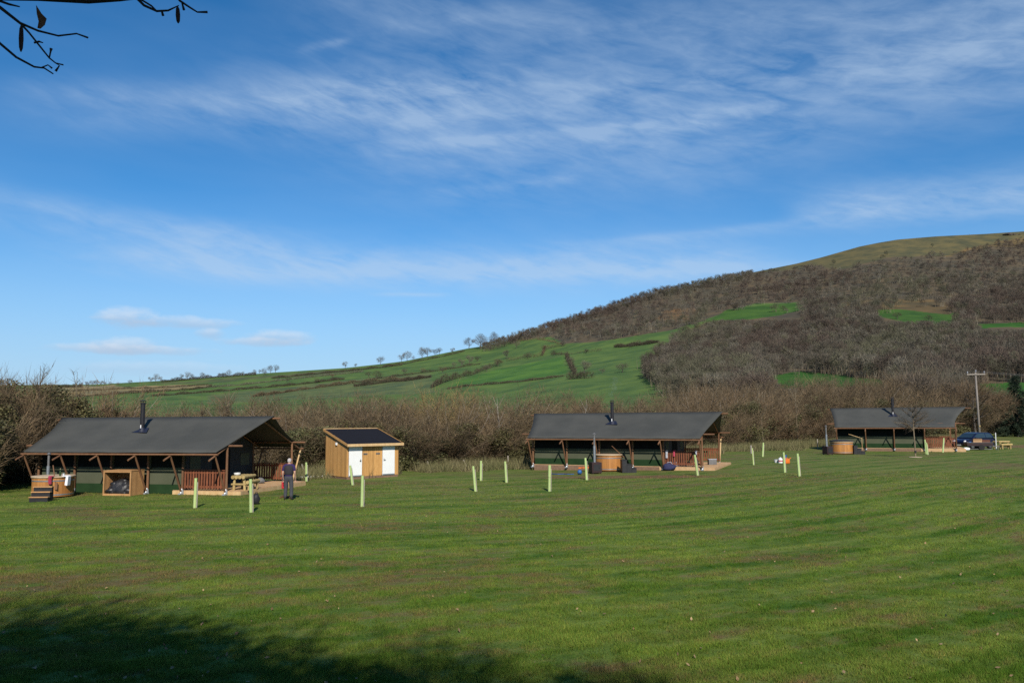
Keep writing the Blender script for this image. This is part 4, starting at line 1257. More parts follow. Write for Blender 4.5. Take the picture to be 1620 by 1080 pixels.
def steps(c, rz, label, n=3, w=.9, rise=.2, run=.26, tread='stave'):
    root = empty('tub_steps', c, rz, label, 'steps', 'black steps beside the hot tubs')
    mb = MB()
    for k in range(n):
        mb.box((0, run * k, rise * (k + 1) / 2 - .01), (w * .96, run * .96, rise * (k + 1) - .02))
    mb.build('body', M['black'], root)
    for k in range(n):
        mb = MB(); mb.box((0, run * k - .01, rise * (k + 1)), (w, run + .03, .035)); mb.build('tread', M[tread], root)
    return root


def g0(p): p = Vector(p); p.z = float(gz(p.x, p.y)); return p


c1 = gp(65.5, 788.5); c1 = g0((c1.x, c1.y + .85, 0))
hot_tub(c1, .83, .9, 'orange cedar hot tub beside the left tent with a towel on its rim', False)
sc = gp(65, 794); steps((sc.x - .14, sc.y + .1, sc.z), .04, 'black steps with pale wooden treads against the left hot tub', 3, .78, .2, .15, 'crate')
s_ = at(77, 752, c1.y + .95)
stove(g0((s_.x - .15, c1.y + 1.05, 0)), 0, 1.8, 'stove with steel flue standing behind the left hot tub')
th = empty('towel', (c1.x + .80, c1.y - .38, c1.z), .15, 'white towel hanging over the rim of the left hot tub', 'towel')
mb = MB(); mb.prism([(-.02, .55), (.09, .52), (.12, .93), (.05, .97), (-.16, .955), (-.16, .925), (.02, .92)], -.13, .13, lambda u, v, w: (u + .03 * math.sin(w * 20), w, v)); mb.build('cloth', M['towel'], th, bevel=.01)
th = empty('pink_cloth', (c1.x + .42, c1.y - .74, c1.z), -.5, 'pink and red cloth draped over the left hot tub rim', 'cloth')
mb = MB(); mb.prism([(-.02, .62), (.05, .62), (.08, .93), (.03, .985), (-.12, .97), (-.12, .945), (.0, .94)], -.07, .07, lambda u, v, w: (w + .02 * math.sin(v * 30), -u - .13, v)); mb.build('fabric', M['rednap'], th, bevel=.01)
th = empty('paddle', (c1.x + .50, c1.y - .70, c1.z), 0, 'wooden paddle leaning in the left hot tub', 'paddle')
mb = MB(); mb.tube((0, 0, .6), (-.22, .12, 1.42), .024, n=8); mb.build('handle', M['timber'], th)
mb = MB(); mb.box((.04, -.02, .52), (.12, .03, .3)); mb.build('blade', M['timber'], th)
b1 = empty('bottle', (c1.x + .52, c1.y - .42, c1.z + .94), 0, 'dark green bottle on the left hot tub rim', 'bottle')
mb = MB(); mb.lathe((0, 0, 0), [(.04, 0), (.04, .18), (.015, .24), (.015, .3)], 12); mb.build('body', M['bottle'], b1)
mb = MB(); mb.lathe((0, 0, .3), [(.017, 0), (.017, .03)], 12); mb.build('cap', M['rim'], b1)
b2 = MB(); b2.lathe((0, 0, 0), [(.035, 0), (.042, .11), (.036, .11), (.03, .02)], 12)
tag(b2.build('tumbler', M['glass'], loc=(c1.x + .63, c1.y - .34, c1.z + .94)), 'clear tumbler beside the green bottle on the hot tub rim', 'glass')

c2 = gp(965.5, 746); c2 = g0((c2.x, c2.y + .82, 0))
hot_tub(c2, .80, .98, 'orange cedar hot tub in front of the middle tent', False)
sp2 = gp(943, 749.5); stove(g0((sp2.x, sp2.y + .4, 0)), .25, 2.25, 'dark stove with tall steel flue left of the middle hot tub', .6)
sp2 = gp(998, 747.5); steps(g0((sp2.x + .2, sp2.y + .4, 0)), R(90), 'black steps going down to the right from the middle hot tub', 3, .9, .24, .28, 'black')
th = empty('paddle', (c2.x + .30, c2.y - .1, c2.z), 0, 'wooden paddle sticking up out of the middle hot tub', 'paddle')
mb = MB(); mb.tube((.5, .1, .96), (-.1, -.05, 1.52), .022, n=8); mb.build('handle', M['timber'], th)
mb = MB(); mb.beam((.5, .1, .96), (.66, .14, .82), .1, .03); mb.build('blade', M['timber'], th)

c3 = gp(1339, 718.5); c3 = g0((c3.x, c3.y + .86, 0))
hot_tub(c3, .86, .98, 'lidded orange cedar hot tub in front of the right tent', True)
sp3 = gp(1313, 719.5); stove(g0((sp3.x, sp3.y + .4, 0)), .3, 2.2, 'dark stove with tall flue left of the right hot tub', .55)
sp3 = gp(1362, 718.5); steps(g0((sp3.x + .2, sp3.y + .4, 0)), R(90), 'black steps going down to the right from the lidded hot tub', 3, .9, .23, .3, 'black')
th = empty('paddle', tworld(T3, 1.55, -.75, 0), -.43, 'pale wooden paddle resting behind the lidded hot tub', 'paddle')
mb = MB(); mb.tube((-.35, 0, 1.32), (.55, .1, 1.0), .022, n=8); mb.tube((.5, .1, 0), (.5, .1, 1.03), .02, n=6); mb.build('handle', M['pine'], th)
mb = MB(); mb.beam((-.35, 0, 1.32), (-.55, -.02, 1.39), .1, .03); mb.build('blade', M['pine'], th)

# ------------------------------------------------------------------ log crate with sack
cp_ = gp(184.5, 784)
root = empty('wooden_crate', (cp_.x, cp_.y, cp_.z), -.23, 'open fronted wooden crate standing before the left tent', 'crate')
w, d, h = 1.38, .85, 1.1
mb = MB()
for k in range(6): mb.box((-w / 2, .03 + d * (k + .5) / 6, h / 2), (.03, d / 6 - .006, h - .02))
mb.build('side_panel', M['crate'], root)
mb = MB()
for k in range(6): mb.box((w / 2, .03 + d * (k + .5) / 6, h / 2), (.03, d / 6 - .006, h - .02))
mb.build('side_panel', M['crate'], root)
mb = MB()
for k in range(8): mb.box((0, d + .03, h * (k + .5) / 8), (w - .02, .02, h / 8 - .006))
mb.build('back_panel', M['crate'], root)
mb = MB(); mb.box((0, d / 2, .06), (w - .04, d, .04)); mb.box((0, .0, .05), (w + .04, .05, .09)); mb.build('base', M['crate'], root)
mb = MB(); mb.box((0, d / 2, h + .012), (w + .06, d + .08, .025)); mb.build('lid', M['crate'], root)
mb = MB()
for sx in (-1, 1): mb.box((sx * (w / 2 + .002), 0, h / 2), (.06, .045, h))
mb.box((0, -.002, h - .03), (w - .06, .04, .06)); mb.build('front_frame', M['crate'], root)
Rz = Matrix.Rotation(-.23, 3, 'Z')
sk = MB(); sk.blob((0, 0, .0), (.64, .42, .60), 5, .10, 22, 14, flat=-.01)
for q in ((-.28, -.12, .34), (.22, -.1, .36), (0, .05, .5), (.35, -.2, .1), (-.42, -.2, .08)): sk.blob(q, (.25, .2, .16), int(q[0] * 100), .2, 12, 8)
tag(sk.build('black_sack', M['sack'], loc=Vector(cp_) + Rz @ Vector((-.02, .43, .1)), smooth=True), 'black patterned sack bulging inside the open wooden crate', 'sack')

# ------------------------------------------------------------------ wooden shed
sh = gp(548, 758.5)
SW, SD, HF, HB = 3.38, 2.8, 2.0, 2.75
root = empty('wooden_shed', sh, R(38), 'new larch clad shed with two white doors and a sloping black roof', 'shed')
zb = .14
mb = MB(); mb.box((SW / 2, .06, .05), (SW - .05, .12, .22)); mb.box((.08, SD / 2, .03), (.12, SD - .1, .18)); mb.box((SW - .08, SD / 2, .03), (.12, SD - .1, .18)); mb.build('plinth', M['plinth'], root)
roofz = lambda y: HF + (HB - HF) * y / SD
# core walls behind the boards
mb = MB(); mb.prism([(.03, zb), (SD - .03, zb), (SD - .03, roofz(SD) - .06), (.03, roofz(0) - .06)], .03, SW - .03, lambda u, v, w: (w, u, v)); mb.build('core', M['timber'], root)
def boards(name, fn, x0, x1, top, mb=None):
    mb = MB(); n = max(1, round((x1 - x0) / .125)); wd = (x1 - x0) / n
    for k in range(n):
        xc = x0 + (k + .5) * wd; t = top(xc)
        if fn == 'front': mb.box((xc, .012, (zb + t) / 2), (wd - .007, .024, t - zb))
        elif fn == 'left': mb.box((.012, xc, (zb + t) / 2), (.024, wd - .007, t - zb))
        elif fn == 'right': mb.box((SW - .012, xc, (zb + t) / 2), (.024, wd - .007, t - zb))
        else: mb.box((xc, SD - .012, (zb + t) / 2), (wd - .007, .024, t - zb))
    return mb.build(name, M['shed'], root)
ft = lambda x: HF - .03
boards('front_cladding', 'front', SW * .29, SW * .675, ft)
boards('front_cladding', 'front', SW * .925, SW - .01, ft)
boards('front_cladding', 'front', .0, SW * .035, ft)
boards('side_cladding', 'left', .03, SD, lambda y: roofz(y) - .05)
boards('side_cladding', 'right', .03, SD, lambda y: roofz(y) - .05)
boards('back_cladding', 'back', .03, SW - .03, lambda x: HB - .06)
for x0, x1, hs in ((SW * .04, SW * .285, 1), (SW * .68, SW * .92, -1)):
    mb = MB(); mb.box(((x0 + x1) / 2, -.004, (zb + HF - .06) / 2 + .01), (x1 - x0, .04, HF - .08 - zb)); dr = mb.build('door', M['white'], root, bevel=.006)
    hx = x1 - .09 if hs > 0 else x0 + .09
    mb = MB(); mb.tube((hx, -.02, 1.05), (hx, -.08, 1.05), .012, n=6); mb.box((hx - hs * .04, -.08, 1.05), (.1, .02, .025)); mb.box((hx, -.027, 1.05), (.04, .006, .16)); mb.build('handle', M['grey'], dr)
    mb = MB(); mb.box(((x0 + x1) / 2, -.03, zb + .05), (x1 - x0 - .02, .01, .07)); mb.build('kick_plate', M['steel'], dr)
for xc in (SW * .35, SW * .59):
    mb = MB(); mb.box((xc, -.008, 1.42), (.26, .02, .085)); pl = mb.build('door_sign', M['grey'], root)
    for k in range(3):
        mb = MB(); mb.box((xc - .08 + .08 * k, -.021, 1.42), (.035, .006, .05)); mb.build('sign_mark', M['black'], pl)
mb = MB(); mb.box((-.035, SD * .46, 2.0), (.07, .15, .16)); mb.box((-.075, SD * .46, 1.97), (.03, .11, .06)); mb.build('wall_vent', M['white'], root, bevel=.008)
mb = MB()
sl_ = (HB - HF) / SD
y0_, y1_ = -.32, SD + .12
mb.prism([(y0_, roofz(y0_) - .01), (y1_, roofz(y1_) - .01), (y1_, roofz(y1_) + .07), (y0_, roofz(y0_) + .07)], -.1, SW + .14, lambda u, v, w: (w, u, v)); rf = mb.build('roof', M['shedroof'], root)
mb = MB(); mb.box((SW / 2 + .02, y0_ - .012, roofz(y0_) + .03), (SW + .29, .022, .15)); mb.build('fascia', M['pine'], rf)
for xc in (-.113, SW + .153):
    mb = MB(); mb.prism([(y0_ - .02, roofz(y0_ - .02) - .04), (y1_, roofz(y1_) - .04), (y1_, roofz(y1_) + .1), (y0_ - .02, roofz(y0_ - .02) + .1)], xc - .011, xc + .011, lambda u, v, w: (w, u, v)); mb.build('bargeboard', M['shed'], rf)
mb = MB(); mb.box((SW / 2 + .02, y1_ + .012, roofz(y1_) + .04), (SW + .24, .022, .14)); mb.build('fascia', M['pine'], rf)

# ------------------------------------------------------------------ tree guard tubes
TUBES = [  # top x, top y, base x, base y, label
    (310, 756, 308, 803, 'lime tree tube before the left tent porch railing'),
    (396.5, 757.5, 397, 810, 'tallest looking lime tree tube beside a black bag, nearest the camera'),
    (433, 736, 433, 766, 'lime tree tube behind the porch deck of the left tent'),
    (484.5, 731, 484.5, 761, 'lime tree tube between the man and the wooden shed'),
    (554, 736, 557.5, 767, 'leaning lime tree tube in front of the shed corner'),
    (573.5, 752, 572.5, 801, 'lime tree tube standing in the grass before the shed door'),
    (748.5, 737, 752, 777, 'nearest leaning tube of the three right of the shed'),
    (761, 728.5, 760.5, 760, 'upright tube in the middle of the three right of the shed'),
    (799, 729.5, 801, 763, 'right tube of the three right of the shed'),
    (869.5, 735.5, 869, 777, 'two piece lime tree tube before the middle tent'),
    (926, 724, 928, 759, 'lime tree tube before the stove of the middle hot tub'),
    (1099, 719, 1103.5, 752, 'leaning lime tree tube before the middle tent porch'),
    (1190, 708.5, 1192, 735, 'thin tube at the left of the far group between two tents'),
    (1207.5, 700, 1206.5, 722, 'small far tube close to the scrub between two tents'),
    (1239.5, 715, 1241.5, 747, 'lime tree tube beside the orange and white containers'),
    (1261.5, 717, 1264.5, 753, 'nearest, thickest tube right of the containers'),
    (1463, 695, 1465, 718, 'lime tree tube just right of the sapling'),
    (1465.5, 700, 1467.5, 719, 'short tube tucked behind the one right of the sapling'),
    (1493, 692.5, 1491.5, 715.5, 'lime tree tube before the right tent porch railing'),
]
for i, (tx, ty, bx, by, lab) in enumerate(TUBES):
    b = gp(bx, by)
    t = at(tx, ty, b.y)
    if (t - b).length > 1.5: t = b + (t - b) * 1.45 / (t - b).length
    r = .058 if i != 12 else .04
    root = empty('tree_tube', b, 0, lab, 'tree guard', 'lime green tree tubes planted across the meadow')
    v = t - b; h = v.length
    u = v.normalized()
    mb = MB(); mb.tube(u * -.03, v, r, r * .96, n=14, cap=False)
    inn = [(x * .9, y * .9) for x, y in ()]
    mb.tube(v, u * (h * .3), r * .86, n=14, cap=False); sh_ = mb.build('sleeve', M['tube'], root, smooth=True)
    mb = MB(); mb.tube(v, v + u * .004, r, r * .86, n=14, cap=False); mb.build('lip', M['tube'], sh_)
    q = Vector((r + .016, .01, 0))
    mb = MB(); mb.box(q + u * (h * .42) , (.028, .028, h * .9), M=Vector((0, 0, 1)).rotation_difference(u).to_matrix()); mb.build('stake', M['post'], root)
    if i == 9:
        mb = MB(); mb.tube(u * (h * .55), u * (h * 1.0), r * 1.14, n=14, cap=False); mb.build('upper_sleeve', M['tube'], root, smooth=True)

# old stakes and fence posts in the verge
for i, (tx, ty, bx, by, lab) in enumerate([
    (477.5, 734, 482.5, 751, 'pale stake leaning left in the rough grass beside the left tent'),
    (636.5, 728, 635.5, 742, 'grey fence post just right of the shed'), (662.5, 730, 662.5, 742, 'short grey fence post between shed and leaning post'),
    (675.5, 729, 681, 743, 'grey fence post leaning strongly left, right of the shed'), (733, 727, 739.5, 740, 'grey fence post leaning left behind the leaning tube'),
    (803.5, 720.5, 804, 738, 'thin grey post by the scrub near the middle tent'), (1188, 704, 1188.5, 717, 'pale post by the scrub between the two right tents'),
    (1293, 694, 1294, 710, 'thin post in front of the scrub left of the right tent')]):
    b = gp(bx, by); t = at(tx, ty, b.y); b2_ = t - b
    mb = MB(); mb.tube(b2_ * -.15, b2_, .06 if i not in (0, 5, 7) else .045, .052 if i not in (0, 5, 7) else .04, n=8)
    tag(mb.build('fence_post', M['post'], loc=b), lab, 'post')
pa, pb = gp(470, 756.5), gp(512, 754.5)
mb = MB(); mb.tube((0, 0, .06), (pb - pa) + Vector((0, 0, .06)), .055, n=10); tag(mb.build('white_pipe', M['white'], loc=pa), 'white pipe lying on the grass left of the shed', 'pipe')

# ------------------------------------------------------------------ log tables
def log_table(c, rz, label, s=1.0):
    root = empty('log_table', c, rz, label, 'table', 'rustic log tables')
    root.scale = (s, s, s)
    mb = MB()
    for k in range(4): mb.tube((-.3 + .2 * k, 0, .72), (-.3 + .2 * k, 1.5, .72), .1, .095, n=10)
    mb.build('tabletop', M['log'], root)
    for y in (.2, 1.3):
        for x in (-.32, .32):
            mb = MB(); mb.tube((x, y, 0), (x * .85, y, .63), .075, .07, n=10); mb.build('leg', M['log'], root)
        mb = MB(); mb.tube((-.45, y - .02, .32), (.55, y - .02, .32), .06, n=8); mb.build('cross_rail', M['log'], root)
    mb = MB(); mb.tube((.55, 0, .44), (.55, 1.5, .44), .1, n=10); mb.build('bench', M['log'], root)
    for y in (.2, 1.3):
        mb = MB(); mb.tube((.55, y, 0), (.55, y, .36), .07, n=8); mb.build('bench_leg', M['log'], root)
    return root


tp = tworld(T1, 10.05 + .38, .32, .17)
log_table(tp, -.1, 'rustic log table on the deck of the left tent', .82)
mb = MB(); mb.lathe((0, 0, 0), [(.07, 0), (.13, .02), (.15, .1), (.14, .105), (.11, .03)], 20)
tag(mb.build('white_bowl', M['white'], loc=tp + Vector((-.12, .25, .67))), 'white bowl standing on the log table', 'bowl')
pp = tworld(T1, 9.2, 4.3, .17)
mb = MB(); mb.blob((0, 0, .12), (.22, .18, .16), 3, .15, 14, 8, flat=-.12); tag(mb.build('grey_sack', M['grey'], loc=pp, smooth=True), 'grey sack lying on the deck inside the left porch', 'sack')
bp_ = gp(405, 797.5)
root = empty('black_bag', bp_, .3, 'small black bag on the grass behind the nearest tree tube', 'bag')
mb = MB(); mb.blob((0, 0, .2), (.14, .12, .22), 8, .1, 14, 10, flat=-.2); mb.build('body', M['black'], root, smooth=True)
mb = MB(); mb.path([(-.05, 0, .4), (-.03, 0, .48), (.03, 0, .48), (.05, 0, .4)], [.012] * 4, 6); mb.build('handle', M['black'], root)

# things lying about the middle tent
q = gp(917, 750.5)
mb = MB(); mb.blob((0, 0, .15), (.14, .14, .14), 2, .03, 16, 10); tag(mb.build('blue_ball', M['bluep'], loc=q, smooth=True), 'bright blue ball on the grass left of the middle hot tub', 'ball')
pa, pb = gp(868, 750), gp(908, 750.5)
mb = MB(); pts = [Vector((0, 0, .03)).lerp(pb - pa + Vector((0, 0, .03)), t / 8) + Vector((0, .12 * math.sin(t * 1.7), 0)) for t in range(9)]
mb.path(pts, [.022] * 9, 6); tag(mb.build('blue_hose', M['bluep'], loc=pa), 'blue hose lying along the foot of the middle tent', 'hose')
q = tworld(T2, 4.1, -.18, 0); q = g0(q)
mb = MB(); mb.beam((-.9, 0, .16), (.55, .05, .2), .05, .07); tag(mb.build('orange_bar', M['orange'], loc=q), 'orange bar lying at the foot of the middle tent', 'bar')
q = gp(1059, 744)
root = empty('navy_bag', q, .2, 'navy holdall on the grass before the middle tent railing', 'bag')
mb = MB(); mb.blob((0, 0, .2), (.42, .24, .22), 4, .12, 16, 10, flat=-.19); mb.build('body', M['navy'], root, smooth=True)
mb = MB(); mb.path([(-.2, 0, .36), (-.1, -.02, .5), (.1, -.02, .5), (.2, 0, .36)], [.018] * 4, 6); mb.build('handle', M['bagw'], root)
q = gp(1067, 742.5)
root = empty('white_bag', q, .2, 'grey and white bag behind the navy holdall', 'bag')
mb = MB(); mb.blob((0, 0, .25), (.25, .2, .27), 9, .18, 16, 10, flat=-.24); mb.build('body', M['bagw'], root, smooth=True)
mb = MB(); mb.path([(-.1, 0, .5), (0, 0, .62), (.1, 0, .5)], [.02] * 3, 6); mb.build('handle', M['bagw'], root)
q = tworld(T2, 10.84 + .05, 2.9, .17)
root = empty('grey_block', q, .1, 'grey box standing on the porch deck of the middle tent', 'box')
mb = MB(); mb.box((0, 0, .16), (.5, .3, .32)); mb.build('body', M['grey'], root, bevel=.02); mb = MB(); mb.box((0, 0, .335), (.53, .33, .04)); mb.build('lid', M['bagw'], root)
for k, (a_, z_, nm, lab, mt) in enumerate(((8.75, 1.1, 'white_cloth', 'white cloth hung over the middle tent railing, left', 'bagw'), (9.2, 1.1, 'red_cloth', 'dusty red cloth hung over the middle tent railing', 'rednap'), (10.5, 1.1, 'grey_cloth', 'grey cloth hung at the right end of the railing', 'bagw'))):
    q = tworld(T2, a_, -.02, z_ + .005)
    mb = MB(); w_ = (.06, .05, .05)[k]
    mb.prism([(-.045, -.42 + .1 * k), (-.06, -.42 + .1 * k), (-.062, .01), (.0, .03), (.062, .01), (.062, -.2), (.05, -.2), (.05, .0), (-.048, .0)], -w_, w_, lambda u, v, w: (w + .03 * v, u + .012 * math.sin(w * 40), v))
    o = mb.build(nm, M[mt], loc=q); o.rotation_euler = (0, 0, -.42); tag(o, lab, 'cloth')

# containers in the grass
q = gp(1228.5, 731.5); root = empty('white_tub', q, 0, 'low white tub on the grass, left of the white canister', 'tub')
mb = MB(); mb.lathe((0, 0, 0), [(.13, 0), (.16, .17), (.17, .17), (.17, .19), (.02, .2)], 18); mb.build('body', M['white'], root); mb = MB(); mb.lathe((0, 0, .195), [(.165, 0), (.165, .02)], 18); mb.build('lid', M['bagw'], root)
q = gp(1234.8, 732); root = empty('white_canister', q, 0, 'upright white canister with red band among the containers', 'canister')
mb = MB(); mb.lathe((0, 0, 0), [(.14, 0), (.14, .25), (.12, .3), (.05, .33), (.05, .37)], 18); mb.build('body', M['white'], root)
mb = MB(); mb.lathe((0, 0, .1), [(.142, 0), (.146, 0), (.146, .07), (.142, .07)], 18); mb.build('band', M['rednap'], root); mb = MB(); mb.lathe((0, 0, .37), [(.055, 0), (.055, .04)], 14); mb.build('cap', M['grey'], root)
q = gp(1245, 733); root = empty('orange_can', q, .3, 'orange fuel can on the grass beside the tube', 'fuel can')
mb = MB(); mb.box((0, 0, .15), (.36, .2, .3)); mb.build('body', M['orange'], root, bevel=.05); mb = MB(); mb.tube((.15, 0, .28), (.32, 0, .36), .03, .02, n=8); mb.build('spout', M['orange'], root); mb = MB(); mb.path([(-.12, 0, .29), (-.08, 0, .36), (.06, 0, .36), (.09, 0, .29)], [.02] * 4, 6); mb.build('handle', M['orange'], root)
q = gp(1241.5, 725.5); root = empty('blue_bucket', q, 0, 'dark blue bucket behind the orange fuel can', 'bucket')
mb = MB(); mb.lathe((0, 0, 0), [(.12, 0), (.16, .26), (.17, .26), (.17, .28), (.15, .28), (.11, .03)], 18); mb.build('body', M['bluep'], root); mb = MB(); mb.path([(-.16, 0, .26), (-.1, .1, .2), (.1, .1, .2), (.16, 0, .26)], [.008] * 4, 5); mb.build('handle', M['grey'], root)

# ------------------------------------------------------------------ utility pole and wires
up = gpos(1550.5, 700, 90)
root = empty('utility_pole', up, 0, 'grey wooden utility pole with crossarm behind the parked car', 'utility pole')
PH = at(1545, 589, 90).z - up.z
mb = MB(); mb.path([(0, 0, -.2), (0, 0, PH * .5), (-.02, 0, PH)], [.14, .115, .085], 10); mb.build('shaft', M['pole'], root, smooth=True)
ad = Vector((.97, -.24, 0))
mb = MB(); mb.beam(ad * -.98 + Vector((0, -.13, PH - .22)), ad * .88 + Vector((0, -.13, PH - .22)),   .10, .10); ca = mb.build('crossarm', M['post'], root)
for t in (-.9, 0.02, .8):
    mb = MB(); z0_ = PH - .15 if abs(t) > .1 else PH; q = ad * t + Vector((0, -.13 if abs(t) > .1 else 0, z0_))
    mb.tube(q, q + Vector((0, 0, .12)), .02, n=6); mb.lathe(q + Vector((0, 0, .12)), [(.03, 0), (.075, .02), (.05, .06), (.07, .1), (.03, .15)], 10); mb.build('insulator', M['bagw'], ca)
mb = MB(); mb.box((0, -.165, 1.9), (.13, .01, .18)); mb.build('warning_plate', M['log'], root)
for k, t in enumerate((-.9, 0.02, .8)):
    q = ad * t + Vector((0, 0, PH + .1)); e = q + Vector((60, 18, .6))
    mb = MB(); pts = [q.lerp(e, s / 14) + Vector((0, 0, -1.0 * 4 * (s / 14) * (1 - s / 14))) for s in range(15)]
    mb.path(pts, [.007] * 15, 5)
    tag(mb.build('overhead_wire', M['grey'], loc=up), ('front', 'middle', 'rear')[k] + ' wire of the three running right from the utility pole', 'wire', 'overhead wires')

# ------------------------------------------------------------------ sapling in front of the right tent
sp_ = gp(1448.5, 723.5)
root = empty('sapling', sp_, 0, 'bare young tree before the right tent with a pale disc at its foot', 'tree')
rn = random.Random(12); mb = MB()
top = Vector((-.1, 0, 3.9))
mb.path([(0, 0, -.05), (0.0, 0, .9), (-.03, 0, 1.95), (-.03, 0, 2.9), top], [.05, .043, .04, .026, .009], 8)
br = []
for i in range(15):
    z = rn.uniform(1.9, 3.3); s = Vector((-.03, 0, z)); a = i * 2.4 + rn.uniform(-.4, .4)
    L = rn.uniform(.9, 1.75) * (1 - (z - 1.9) / 4.0)
    e = s + Vector((math.cos(a) * L, math.sin(a) * L, L * rn.uniform(.25, .95)))
    m_ = s.lerp(e, .5) + Vector((0, 0, -.05)); mb.path([s, m_, e], [.03, .02, .008], 5); br.append((s, m_, e))
s = Vector((-.03, 0, 1.92)); m_ = Vector((-.6, -.05, 2.45)); e = Vector((-1.5, -.1, 2.55)); mb.path([s, m_, e], [.042, .035, .015], 6); br.append((s, m_, e))
mb.build('trunk', M['stem'], root)
rng = np.random.default_rng(9); P, D = [], []
for s, m_, e in br:
    for j in range(95):
        t = rng.random(); p = s.lerp(m_, t * 2) if t < .5 else m_.lerp(e, t * 2 - 1)
        d = (e - s).normalized() * .6 + Vector(rng.normal(0, .55, 3)) + Vector((0, 0, .3)); P.append(p); D.append(d.normalized())
P, D = np.array(P), np.array(D); n = len(P)
V = slivers(P, D, rng.uniform(.25, .75, n), rng.uniform(.008, .016, n), rng)
np_mesh('crown', V, 3, M['htwig'], root, tint=rng.random(n))
mb = MB(); mb.lathe((0, 0, 0), [(.42, 0), (.45, .03), (.4, .05), (.06, .06)], 20); mb.build('mulch_disc', M['rim'], root)
mb = MB(); mb.tube((0, -.02, .35), (0, -.02, .5), .075, n=8); mb.build('trunk_guard', M['black'], root)

# ------------------------------------------------------------------ parked car
cc = gp(1546, 709.5)
root = empty('parked_car', (cc.x, cc.y + .6, cc.z), R(180 + 22), 'dark blue hatchback parked beside the right tent', 'car')
CL, CW = 3.75, 1.66                                     # +x is the bonnet
prof = [(-1.86, .38), (-1.9, .62), (-1.84, .92), (-1.5, 1.0), (1.0, .96), (1.62, .82), (1.84, .66), (1.88, .42), (1.75, .25), (1.5, .2), (-1.7, .2)]
mb = MB(); n = len(prof); vs = []
for wv, sc_ in ((-CW / 2 + .06, .985), (-CW / 2, 1.0), (CW / 2, 1.0), (CW / 2 - .06, .985)):
    pass
ws = [(-CW / 2 + .09, .965), (-CW / 2 + .015, .99), (-CW / 2, 1.0)]
rings = [(w_, s_) for w_, s_ in ws] + [(-w_, s_) for w_, s_ in reversed(ws)]
for w_, s_ in rings:
    for x, z in prof: vs.append((x * s_, w_, .6 + (z - .6) * s_))
fs = [(i * n + k, i * n + (k + 1) % n, (i + 1) * n + (k + 1) % n, (i + 1) * n + k) for i in range(len(rings) - 1) for k in range(n)]
fs += [tuple(range(n)), tuple(range((len(rings) - 1) * n, len(rings) * n))]
mb.add(vs, fs); body = mb.build('body', M['carpaint'], root, bevel=.03, smooth=False)
cab = [(-1.78, .95), (-1.55, 1.36), (-1.2, 1.47), (-.1, 1.49), (.35, 1.42), (1.12, .95)]
mb = MB(); vs = []
for sgn in (-1, 1):
    for x, z in cab:
        k = (z - .95) / .54
        vs.append((x, sgn * (CW / 2 - .03 - .16 * k), z))
n = len(cab); mb.add(vs, [tuple(range(n)), tuple(range(n, 2 * n))] + [(k, (k + 1) % n, n + (k + 1) % n, n + k) for k in range(n)])
mb.build('cabin', M['carpaint'], root, bevel=.03)
yk = lambda z, s: s * (CW / 2 - .03 - .16 * (z - .95) / .54 + .012)
for s in (-1, 1):
    for poly in ([(-1.52, 1.0), (-1.42, 1.28), (-1.12, 1.39), (-.72, 1.41), (-.72, 1.0)], [(-.64, 1.0), (-.64, 1.41), (-.1, 1.42), (.3, 1.36), (.88, 1.0)]):
        mb = MB(); vs = [(x, yk(z, s), z) for x, z in poly] + [(x, yk(z, s) - s * .01, z) for x, z in poly]
        n = len(poly); mb.add(vs, [tuple(range(n)), tuple(range(n, 2 * n))] + [(k, (k + 1) % n, n + (k + 1) % n, n + k) for k in range(n)]); mb.build('side_window', M['carglass'], root)
    for x in (1.12, -1.15):
        mb = MB(); mb.lathe((0, 0, -.1), [(.12, 0), (.3, .0), (.31, .04), (.31, .16), (.3, .2), (.12, .2)], 24); wv = mb.build('wheel', M['rubber'], root, loc=(x, s * (CW / 2 - .09), .31)); wv.rotation_euler = (R(90), 0, 0)
        mb = MB(); mb.lathe((0, 0, -.112), [(.05, 0), (.2, .01), (.21, .04), (.21, .18), (.2, .212), (.05, .222)], 20); mb.build('rim', M['alloy'], wv)
    mb = MB(); mb.blob((1.7, s * .56, .68), (.17, .16, .10), 1, .02, 12, 8); mb.build('headlight', M['lamp'], root, smooth=True)
    mb = MB(); mb.blob((.75, s * (CW / 2 + .06), 1.0), (.07, .11, .07), 1, .02, 10, 8); mb.build('wing_mirror', M['carpaint'], root, smooth=True)
    mb = MB(); mb.box((-1.86, s * .62, .8), (.06, .2, .22)); mb.build('tail_light', M['red'], root, bevel=.02)
    mb = MB(); mb.box((-.66, s * (CW / 2 + .006), .74), (.16, .02, .03)); mb.build('door_handle', M['carpaint'], root)
ws_ = lambda t, y: (1.12 + (.35 - 1.12) * t + .012, y, .95 + .47 * t + .012)
mb = MB(); mb.add([ws_(.08, -.7), ws_(.08, .7), ws_(.92, .6), ws_(.92, -.6)], [(0, 1, 2, 3)]); w0 = mb.build('windscreen', M['carglass'], root); w0.modifiers.new('t', 'SOLIDIFY').thickness = .012
mb = MB(); mb.add([(-1.775, -.62, 1.02), (-1.775, .62, 1.02), (-1.58, .54, 1.33), (-1.58, -.54, 1.33)], [(0, 1, 2, 3)]); w0 = mb.build('rear_window', M['carglass'], root); w0.modifiers.new('t', 'SOLIDIFY').thickness = .03
mb = MB(); mb.box((1.87, 0, .45), (.03, .9, .16)); mb.build('grille', M['black'], root)
mb = MB(); mb.box((1.895, 0, .36), (.012, .5, .1)); mb.build('number_plate', M['white'], root)

